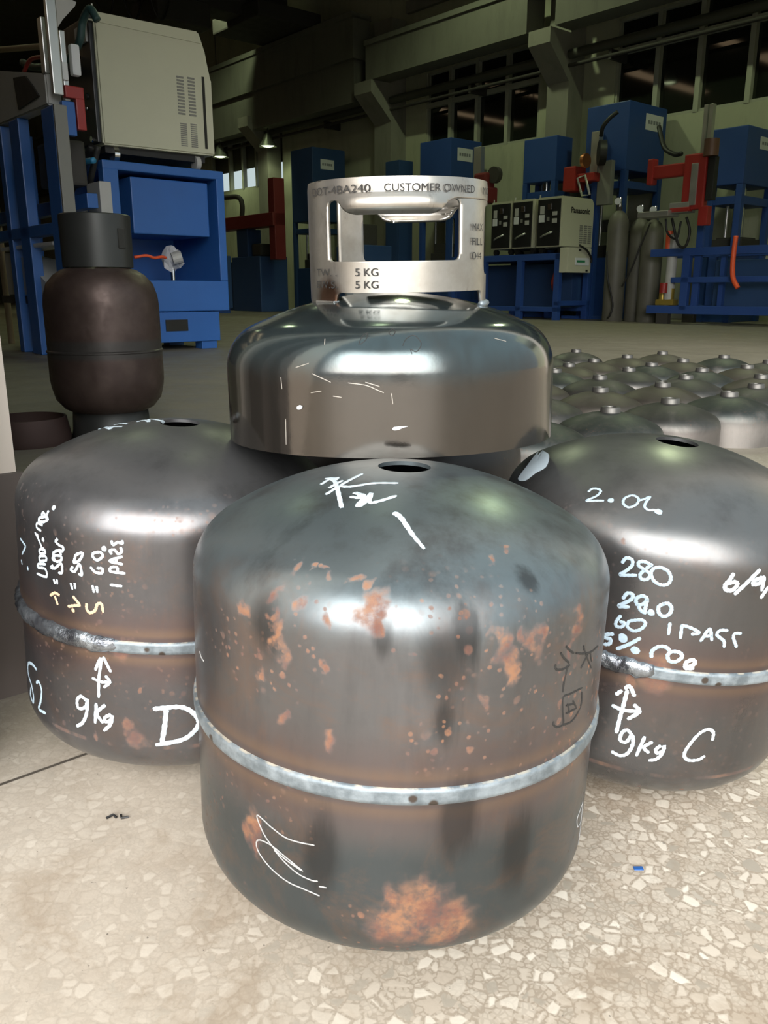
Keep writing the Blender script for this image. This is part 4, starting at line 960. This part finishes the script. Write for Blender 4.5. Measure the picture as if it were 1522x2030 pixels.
# ------------------------------------------------------------------ presses along the long wall
def press(label, b0, b1, a0, a1, zb, zt, sheet=None, mat='blue_dk', base=1.05):
    q_ = 12.74/12.6; b0, b1, a0, a1 = b0*q_, b1*q_, a0*q_, a1*q_; zb = .47+(zb-.47)*q_; zt = .47+(zt-.47)*q_
    if sheet: sheet = (sheet[0]*q_, sheet[1]*q_, .47+(sheet[2]-.47)*q_, .47+(sheet[3]-.47)*q_)
    bc, ac = (b0+b1)/2, (a0+a1)/2; t = hthing('hydraulic_press', label, 'press', bc, ac, 'blue hydraulic presses')
    H_ = lambda: HB(bc, ac)
    H_().hb(b0, b1, a0, a1, zb, zt, .015).build('housing', M[mat], t)
    p = .10
    for q in (b0, b1-p):
        for r in (a0, a1-p): H_().hb(q, q+p, r, r+p, 0, zb, .006).build('post', M[mat], t)
    H_().hb(b0+.06, b1-.06, a0+.06, a1-.06, 0, base, .01).build('bed', M[mat], t)
    H_().hb(b0+.02, b1-.02, a0+.02, a1-.02, zb-.28, zb-.16, .006).build('cross_beam', M[mat], t)
    H_().hr((bc, ac, zb-.75), (bc, ac, zb), .09, 16).build('ram', M['chrome'], t, auto=40)
    H_().hb(bc-.25, bc+.25, ac-.2, ac+.2, zb-.95, zb-.75, .01).build('platen', M['soot'], t)
    H_().hb(bc-.3, bc+.3, ac-.25, ac+.25, base, base+.22, .01).build('die', M['soot'], t)
    for q in (a0+.2, a1-.2): H_().hr((b0+.3, q, base), (b0+.3, q, zb-.2), .025).build('guide_rod', M['alu'], t, auto=40)
    if sheet:
        x0, x1, z0, z1 = sheet
        sh = H_().hb(x0, x1, a0-.004, a0+.002, z0, z1).build('paper_sheet', M['white'], t)
        m = H_(); hh = (z1-z0); ww = x1-x0
        for k in range(5): m.hb(x0+ww*(.12+.155*k), x0+ww*(.12+.155*k+.11), a0-.006, a0, z0+hh*.38, z0+hh*.62)
        m.build('sheet_print', M['print'], sh)
    return t
def sheet(a, c0, c1):
    x0, z1 = on_a(*c0, a); x1, z0 = on_a(*c1, a); return (x0, x1, z0, z1)
press('tall blue press behind the grey gas bottles', 12.6, 13.72, 8.5, 9.33, 2.43, 3.49, sheet(8.5, (1281, 224), (1312, 264)))
press('blue press whose top shows right of the brushed collar', 12.6, 13.5, 12.6, 13.5, 2.2, 3.45, sheet(12.6, (907, 292), (936, 322)))
press('dim blue press left of the brushed collar', 12.6, 13.6, 17.3, 18.2, 2.15, 3.84, sheet(17.3, (635, 315), (662, 338)), 'blue_far')
press('blue press behind the red welding head with the black reel', 12.6, 13.05, 9.95, 10.7, 2.4, 3.15, None)
press('blue press at the right edge of the photo', 12.6, 13.6, 6.45, 7.0, 2.03, 2.84, sheet(6.45, (1508, 270), (1535, 302)))
t = hthing('control_cabinet', 'narrow navy cabinet peeping over the brushed collar', 'cabinet', 12.8, 14.6)
HB(12.8, 14.6).hb(12.6, 13.0, 14.15, 14.6, .1, 3.2, .01).build('body', M['blue_far'], t); HB(12.8, 14.6).hb(12.55, 13.05, 14.1, 14.65, 0, .1).build('plinth', M['soot'], t)
HB(12.8, 14.6).hb(12.59, 12.61, 14.2, 14.55, .3, 3.0).build('door', M['blue_far'], t)

# ------------------------------------------------------------------ bench with three beige power sources
b0, a0 = 12.1, 10.1
t = hthing('steel_bench', 'blue frame bench carrying three beige power sources', 'bench', b0, a0)
H_ = lambda: HB(b0, a0)
BA0, BA1, BB0, BB1 = 8.98, 11.6, 11.6, 12.5
for q in (BB0, BB1-.09):
    for r in (BA0, 9.8, 10.65, BA1-.1): H_().hb(q, q+.09, r, r+.11, 0, 1.0, .006).build('leg', M['blue_dk'], t)
for q in (BB0, BB1-.08): 
    H_().hb(q, q+.08, BA0, BA1, .99, 1.09, .006).build('top_rail', M['blue_dk'], t); H_().hb(q, q+.08, BA0, BA1, .14, .22, .006).build('lower_rail', M['blue_dk'], t)
for r in (BA0, BA1-.1): H_().hb(BB0, BB1, r, r+.1, .99, 1.09, .006).build('end_rail', M['blue_dk'], t); H_().hb(BB0, BB1, r, r+.08, .24, .32, .006).build('end_rail', M['blue_dk'], t)
H_().hb(BB0+.02, BB1-.02, BA0+.02, BA1-.02, 1.07, 1.10).build('bench_top', M['blue_dk'], t)
H_().hb(12.2, 12.5, 9.15, 11.3, .2, .95, .01).build('back_tank', M['blue_far'], t)
H_().ht(smooth_path([(11.9, 9.3, .5), (11.75, 9.22, .62), (11.8, 9.2, .8), (11.9, 9.25, .85)]), .035).build('red_hose', M['red'], t, True)
def power_source(label, q0, q1, brand):
    bc, ac = 12.1, (q0+q1)/2
    t = hthing('welding_power_source', label, 'welding machine', bc, ac, 'beige power sources on the bench'); t.location.z = 1.10
    H_ = lambda: HB(bc, ac)
    H_().prism([(11.62-bc, .1), (12.5-bc, .1), (12.5-bc, .82), (12.44-bc, .9), (11.62-bc, .9)], q0-ac, q1-ac, lambda u, v, d: Vector((u, d, v)), .012).build('casing', M['beige'], t)
    H_().hb(11.598, 11.625, q0+.025, q1-.03, .12, .86, .004).build('front_panel', M['panel'], t)
    w_ = q1-q0; yy = lambda f: q1 - .03 - f*(w_-.055)
    def fp(n, f0, f1, z0, z1, mat, d=.012): H_().hb(11.598-d, 11.6, yy(f1), yy(f0), z0, z1, .002).build(n, M[mat], t)
    fp('meter', .08, .32, .50, .62, 'white'); fp('meter', .12, .30, .63, .76, 'ltgrey'); fp('knob', .45, .62, .70, .79, 'chrome'); fp('knob', .68, .88, .60, .66, 'ltgrey'); fp('knob', .68, .88, .48, .55, 'ltgrey'); fp('knob', .44, .54, .52, .58, 'grey')
    H_().ht([(11.585, yy(.2), .26), (11.57, yy(.35), .29), (11.57, yy(.6), .32), (11.585, yy(.72), .34)], .016).build('cable_handle', M['alu'], t, True)
    for q in (q0+.06, q1-.06):
        for x in (11.72, 12.4): H_().hr((x-.03, q, .05), (x+.03, q, .05), .05, 12).build('foot', M['black'], t)
    H_().hr((11.66, q1-.02, .9), (11.66, q1-.02, .95), .012).build('lifting_eye', M['ltgrey'], t)
    for k in range(3):
        m = H_()
        for j in range(9): m.hb(12.12+.12*k, 12.21+.12*k, q0-.004, q0+.003, .17+.034*j, .19+.034*j)
        m.build('vent_louvre', M['grey'], t)
    if brand:
        c = bpy.data.curves.new('brand', 'FONT'); c.body = 'Panasonic'; c.size = 1; c.offset = .03; o = bpy.data.objects.new('brand', c); C.objects.link(o); bpy.context.view_layer.update()
        me = bpy.data.meshes.new_from_object(o); bpy.data.objects.remove(o); bpy.data.curves.remove(c)
        b = bmesh.new(); b.from_mesh(me); bpy.data.meshes.remove(me)
        X = [v.co.x for v in b.verts]; Yv = [v.co.y for v in b.verts]; x0, x1, y0, y1 = min(X), max(X), min(Yv), max(Yv)
        for v in b.verts: v.co = Vector((11.86-bc + .52*(v.co.x-x0)/(x1-x0), q0-ac-.004, .645+.095*(v.co.y-y0)/(y1-y0)))
        for e in b.verts: pass
        q = MB(); q.bm.free(); q.bm = b; q.build('brand_lettering', M['ink'], t)
    return t
power_source('rightmost beige power source on the bench, with the brand name showing', 9.0, 9.52, True)
power_source('middle beige power source on the blue bench', 9.60, 10.07, False)
power_source('beige power source farthest along the blue bench', 10.09, 10.56, False)
t = hthing('control_box', 'small beige control box with green label under the bench top', 'box', 11.9, 8.9); t.location.z = .78
HB(11.9, 8.9).hb(11.58, 12.22, 8.80, 8.972, 0, .40, .01).build('casing', M['beige'], t)
HB(11.9, 8.9).hb(11.78, 12.16, 8.794, 8.802, .12, .24).build('label_plate', M['white'], t)
HB(11.9, 8.9).hb(11.82, 12.04, 8.789, 8.796, .165, .20).build('green_print', M['green'], t)
HB(11.9, 8.9).hb(11.86, 11.92, 8.79, 8.80, .35, .38).build('lock', M['black'], t); HB(11.9, 8.9).hb(12.08, 12.13, 8.79, 8.80, .02, .05).build('latch', M['black'], t)
hose('power_cable', 'black cable curving over the beige control box', [(11.85, 8.78, 1.22), (12.05, 8.77, 1.14), (12.18, 8.77, 1.02), (12.2, 8.78, .95)], .018, M['black'])

# ------------------------------------------------------------------ gas bottles
def bottle(label, b, a, h, r=.165):
    t = hthing('gas_bottle', label, 'gas bottle', b, a, 'tall grey gas bottles')
    m = MB(); m.lathe([(0, 0), (r-.01, 0), (r, .02), (r, h-.22), (r*.93, h-.14), (r*.72, h-.06), (r*.42, h-.015), (.05, h), (0, h)], 32); m.build('body', M['bottle'], t, True, 50)
    m = MB(); m.lathe([(0, h-.01), (.045, h-.01), (.045, h+.06), (0, h+.06)], 16); m.build('neck_ring', M['soot'], t, True, 40)
    m = MB(); m.rod((0, 0, h+.05), (0, 0, h+.2), .03); m.rod((0, 0, h+.12), (-.1, -.02, h+.13), .02); m.build('valve', M['chrome'], t, auto=40)
    m = MB(); m.rod((-.14, -.06, h+.13), (-.17, -.07, h+.13), .05, 16); m.build('gauge', M['white'], t, auto=40)
    return t
bottle('leftmost grey gas bottle beside the bench', 11.95, 8.12, 1.72)
bottle('middle grey gas bottle between its two neighbours', 12.15, 7.84, 1.60)
bottle('grey gas bottle on the right, next to the blue rails', 11.98, 7.50, 1.55)
hose('gas_hose', 'thin black hose hanging in front of the grey gas bottles', [(11.74, 8.16, 1.1), (11.72, 8.1, .7), (11.72, 8.02, .45), (11.74, 7.98, .25), (11.74, 8.02, .1), (11.76, 8.08, .05)], .014, M['black'])
hose('gas_hose', 'black hose running from the right gas bottle down to the left', [(11.80, 7.45, 1.5), (11.78, 7.6, 1.1), (11.78, 7.72, .8), (11.78, 7.86, .55)], .014, M['black'])

# ------------------------------------------------------------------ rails machine on the right with red welding head
def redhead(t, H_, b, a, z, s=1.):
    """red cross arm, carriage and torch on an aluminium mast; a is the mast position"""
    H_().hb(b+.02, b+.10, a-.07*s, a-.01, z-.3, z+.84*s, .006).build('mast', M['alu'], t); H_().hb(b+.02, b+.10, a+.01, a+.07*s, z-.3, z+.84*s, .006).build('mast', M['alu'], t); H_().hb(b+.10, b+.16, a-.05, a+.05, .2, z+.3, .006).build('mast_post', M['blue_dk'], t)
    m = H_(); m.hb(b-.12, b+.0, a-.14, a+.78*s, z-.08, z+.10, .02); m.hb(b-.14, b+.0, a+.70*s, a+.80*s, z-.16, z+.20, .02); m.build('cross_arm', M['red'], t)
    m = H_(); m.hb(b-.22, b-.10, a-.18*s, a+.16*s, z-.56*s, z+.18, .02); m.hb(b-.26, b-.16, a+.0, a+.30*s, z-.58*s, z-.52*s, .01); m.build('carriage', M['red'], t)
    H_().hb(b-.24, b-.2, a-.07*s, a+.03, z-.5*s, z+.05, .004).build('guide', M['alu'], t)
    H_().hb(b-.20, b-.10, a-.30*s, a-.19*s, z-.45*s, z+.12, .01).build('cable_carrier', M['black'], t)
    H_().hb(b-.22, b-.10, a-.26*s, a-.12*s, z-.78*s, z-.52*s, .01).build('tip', M['red'], t)
    H_().hr((b-.2, a-.22*s, z+.12), (b-.2, a-.22*s, z+.34*s), .10*s, 16).build('motor', plain('motor_brown', (.12, .06, .04), .5), t, auto=40)
b0, a0 = 12.0, 5.5
t = hthing('seam_welding_machine', 'blue railed welding bench with a red welding head at the right edge', 'machine', b0, a0)
H_ = lambda: HB(b0, a0)
RA0, RA1 = 3.2, 7.28
for q in (11.6, 12.35):
    H_().hb(q, q+.09, RA0, RA1, .98, 1.09, .006).build('top_rail', M['blue_dk'], t); H_().hb(q, q+.07, RA0, 6.9, .60, .68, .006).build('middle_rail', M['blue_dk'], t); H_().hb(q, q+.09, RA0, RA1, .15, .27, .006).build('lower_rail', M['blue_dk'], t)
    for r in (RA0, 5.0, 6.62): H_().hb(q, q+.08, r, r+.12, .2, 1.0, .006).build('post', M['blue_dk'], t)
    for r in (RA0, 6.9): H_().hb(q, q+.09, r, r+.2, 0, .16, .004).build('foot', M['soot'], t)
H_().hb(11.95, 12.3, 3.3, 6.4, .25, .92, .01).build('drive_cabinet', M['blue_far'], t)
H_().hb(11.75, 11.82, 6.15, 6.22, .27, .98).build('strut', M['blue_dk'], t)
redhead(t, H_, 11.55, 6.53, 2.15)
H_().hb(11.2, 11.5, 6.8, 7.3, 1.52, 1.60, .01).build('torch_plate', M['alu'], t)
H_().hb(11.3, 11.5, 6.55, 6.85, 1.56, 1.7, .01).build('torch_block', M['grey'], t)
H_().ht(smooth_path([(11.4, 6.85, 1.5), (11.4, 6.72, 1.15), (11.4, 6.6, 1.1), (11.4, 6.55, 1.3), (11.4, 6.62, 1.5)]), .02).build('torch_hose', M['black'], t, True)
H_().ht(smooth_path([(11.4, 6.95, 1.5), (11.4, 6.9, 1.3), (11.4, 6.75, 1.22), (11.4, 6.7, 1.45)]), .016).build('torch_hose', M['black'], t, True)
m = H_(); m.hr((11.7, 6.97, .27), (11.7, 6.97, 1.3), .075, 16); m.build('white_cylinder', M['ltgrey'], t, auto=40)
m = H_(); m.hr((11.66, 7.02, 1.05), (11.66, 7.02, 1.35), .05, 10); m.build('orange_sleeve', M['orange'], t, auto=40)
m = H_(); m.hr((11.62, 7.02, .45), (11.62, 7.02, .6), .06, 10); m.build('red_sleeve', M['red'], t, auto=40)
m = H_(); m.hb(11.62, 11.78, 6.85, 7.15, .27, .36, .02); m.hr((11.7, 6.95, .3), (11.7, 6.95, .52), .06); m.hr((11.7, 7.08, .3), (11.7, 7.08, .46), .05); m.build('brass_valve', M['brass'], t, auto=40)
hose('orange_hose', 'bright orange hose end hanging over the blue rails', [(11.55, 5.93, 1.22), (11.54, 5.93, 1.05), (11.52, 5.92, .85), (11.5, 5.88, .65), (11.48, 5.79, .52)], .035, M['orange'])
# head with the black reel behind the bench
t = hthing('welding_head_stand', 'red welding head with a black wire reel behind the beige power sources', 'machine', 12.65, 9.2)
H_ = lambda: HB(12.65, 9.2)
H_().hb(12.54, 12.64, 8.98, 9.12, 0, 2.35, .006).build('post', M['blue_dk'], t)
H_().hb(12.53, 12.7, 8.6, 9.6, 0, .05).build('base_plate', M['blue_dk'], t)
H_().hb(12.6, 12.72, 9.06, 9.22, 2.3, 3.1, .006).build('mast', M['alu'], t)
m = H_(); m.hb(12.3, 12.62, 9.3, 9.55, 2.15, 2.55, .03); m.hb(12.35, 12.7, 8.95, 9.5, 2.28, 2.42, .02); m.build('carriage', M['red'], t)
m = H_(); m.hr((12.42, 8.93, 2.72), (12.5, 8.85, 2.72), .2, 28); m.build('wire_reel', M['black'], t, auto=40)
m = H_(); m.hr((12.4, 9.14, 2.62), (12.4, 9.2, 2.62), .12, 20); m.build('wire_coil', M['copper'], t, auto=40)
m = H_(); m.tube([(12.35-12.65, y-9.2, z) for y, z in ((9.28, 2.35), (9.12, 2.38), (9.0, 2.06), (9.16, 2.06))], .022, 8, True); m.build('hoop', M['alu'], t, True)
H_().hb(12.52, 12.62, 8.72, 8.99, 1.9, 2.6, .01).build('side_plate', M['grey'], t)
hose('welding_hose', 'black hose rising from the wire reel to the tall press', [(12.45, 8.92, 2.98), (12.4, 8.86, 3.1), (12.42, 8.76, 3.22), (12.5, 8.66, 3.32)], .035, M['black'])
# red head seen just right of the collar
t = hthing('welding_head_stand', 'dark red welding head close to the right side of the brushed collar', 'machine', 12.0, 11.75)
H_ = lambda: HB(12.0, 11.75)
H_().hb(11.95, 12.05, 11.7, 11.8, 0, 2.1, .006).build('post', M['blue_dk'], t); H_().hb(11.8, 12.2, 11.55, 11.95, 0, .06).build('base_plate', M['blue_dk'], t)
dr = plain('dark_red_paint', (.15, .018, .018), .5)
m = H_(); m.hb(11.7, 11.98, 10.75, 11.75, 2.02, 2.3, .03); m.hb(11.7, 11.95, 10.8, 11.1, 2.2, 2.55, .04); m.build('carriage', dr, t)
H_().hb(11.75, 11.85, 10.98, 11.16, 2.4, 3.0, .006).build('mast', M['alu'], t)
H_().hr((11.8, 10.72, 2.5), (11.9, 10.72, 2.5), .14, 20).build('drum', M['soot'], t)
hose('welding_hose', 'black hose between the tall press and the red head on the right', [(12.3, 7.75, 2.95), (12.1, 7.5, 2.6), (11.9, 7.2, 2.45), (11.75, 7.0, 2.42)], .035, M['black'])

# ------------------------------------------------------------------ far cabinets and crane arm in the gap between stand and collar
b0, a0 = 14.0-1.6, 21.
t = hthing('seam_welding_machine', 'dim dark machine with a maroon beam deep in the hall', 'machine', 11.2, 19.5)
H_ = lambda: HB(11.2, 19.5)
pt = lambda px, py: on_b(px, py, 11.2)
H_().hb(11.2, 12.0, 17.6, 18.9, 0, 1.3, .02).build('cabinet', M['blue_far'], t)
H_().hb(11.3, 12.0, 18.9, 20.6, 0, 1.2, .02).build('cabinet', M['blue_far'], t)
H_().hb(11.15, 11.5, 16.9, 21.0, 1.95, 2.25, .02).build('beam', dr, t)
H_().hb(11.2, 11.5, 16.9, 17.15, 1.2, 3.0, .02).build('upright', dr, t)
H_().hb(11.25, 11.65, 18.2, 18.7, 1.2, 1.95, .02).build('pedestal', M['blue_far'], t)
H_().ht(smooth_path([(11.3, 20.8, 2.8), (11.3, 19.2, 2.75), (11.3, 18.6, 2.7), (11.3, 18.45, 2.5), (11.3, 18.5, 2.2)]), .06).build('handrail', M['soot'], t, True)
H_().hb(11.3, 11.7, 17.7, 18.1, 1.3, 1.6, .05).build('gearbox', M['soot'], t)
t = hthing('storage_cabinet', 'low navy cabinet far behind the blue stand', 'cabinet', 9.6, 17.4)
HB(9.6, 17.4).hb(9.2, 10.0, 16.9, 17.9, .1, 1.25, .02).build('body', M['blue_far'], t); HB(9.6, 17.4).hb(9.25, 9.95, 16.95, 17.85, 0, .1).build('plinth', M['blue_dk'], t)
HB(9.6, 17.4).hb(9.24, 9.96, 16.885, 16.9, .15, 1.2).build('door', M['blue_far'], t)
t = hthing('floor_press', 'dark navy press base visible through the collar window', 'press', 10.9, 13.4)
HB(10.9, 13.4).hb(10.6, 11.3, 12.9, 13.8, 0, 1.35, .02).build('bed', M['blue_far'], t); HB(10.9, 13.4).hb(10.75, 11.1, 13.1, 13.6, 1.35, 1.75, .02).build('die', M['soot'], t)

# ------------------------------------------------------------------ scraps on the floor
P = ground(228, 1624); m = MB(); m.tube([(-.008, 0, .0012), (-.003, .004, .002), (.001, .001, .0012)], .0012, 6); m.tube([(.004, .005, .0012), (.006, 0, .0012), (.012, .002, .0012)], .0011, 6)
o = m.build('plastic_scrap', M['black']); o.location = P; tag(o, 'tiny black curled scrap on the pale floor left of the front cylinder', 'scrap')
P = ground(1265, 1722); m = MB(); m.box(-.004, .004, -.002, .002, 0, .0008)
o = m.build('paint_flake', M['blue']); o.location = P; tag(o, 'tiny blue flake on the chip floor below the cylinder marked C', 'scrap')
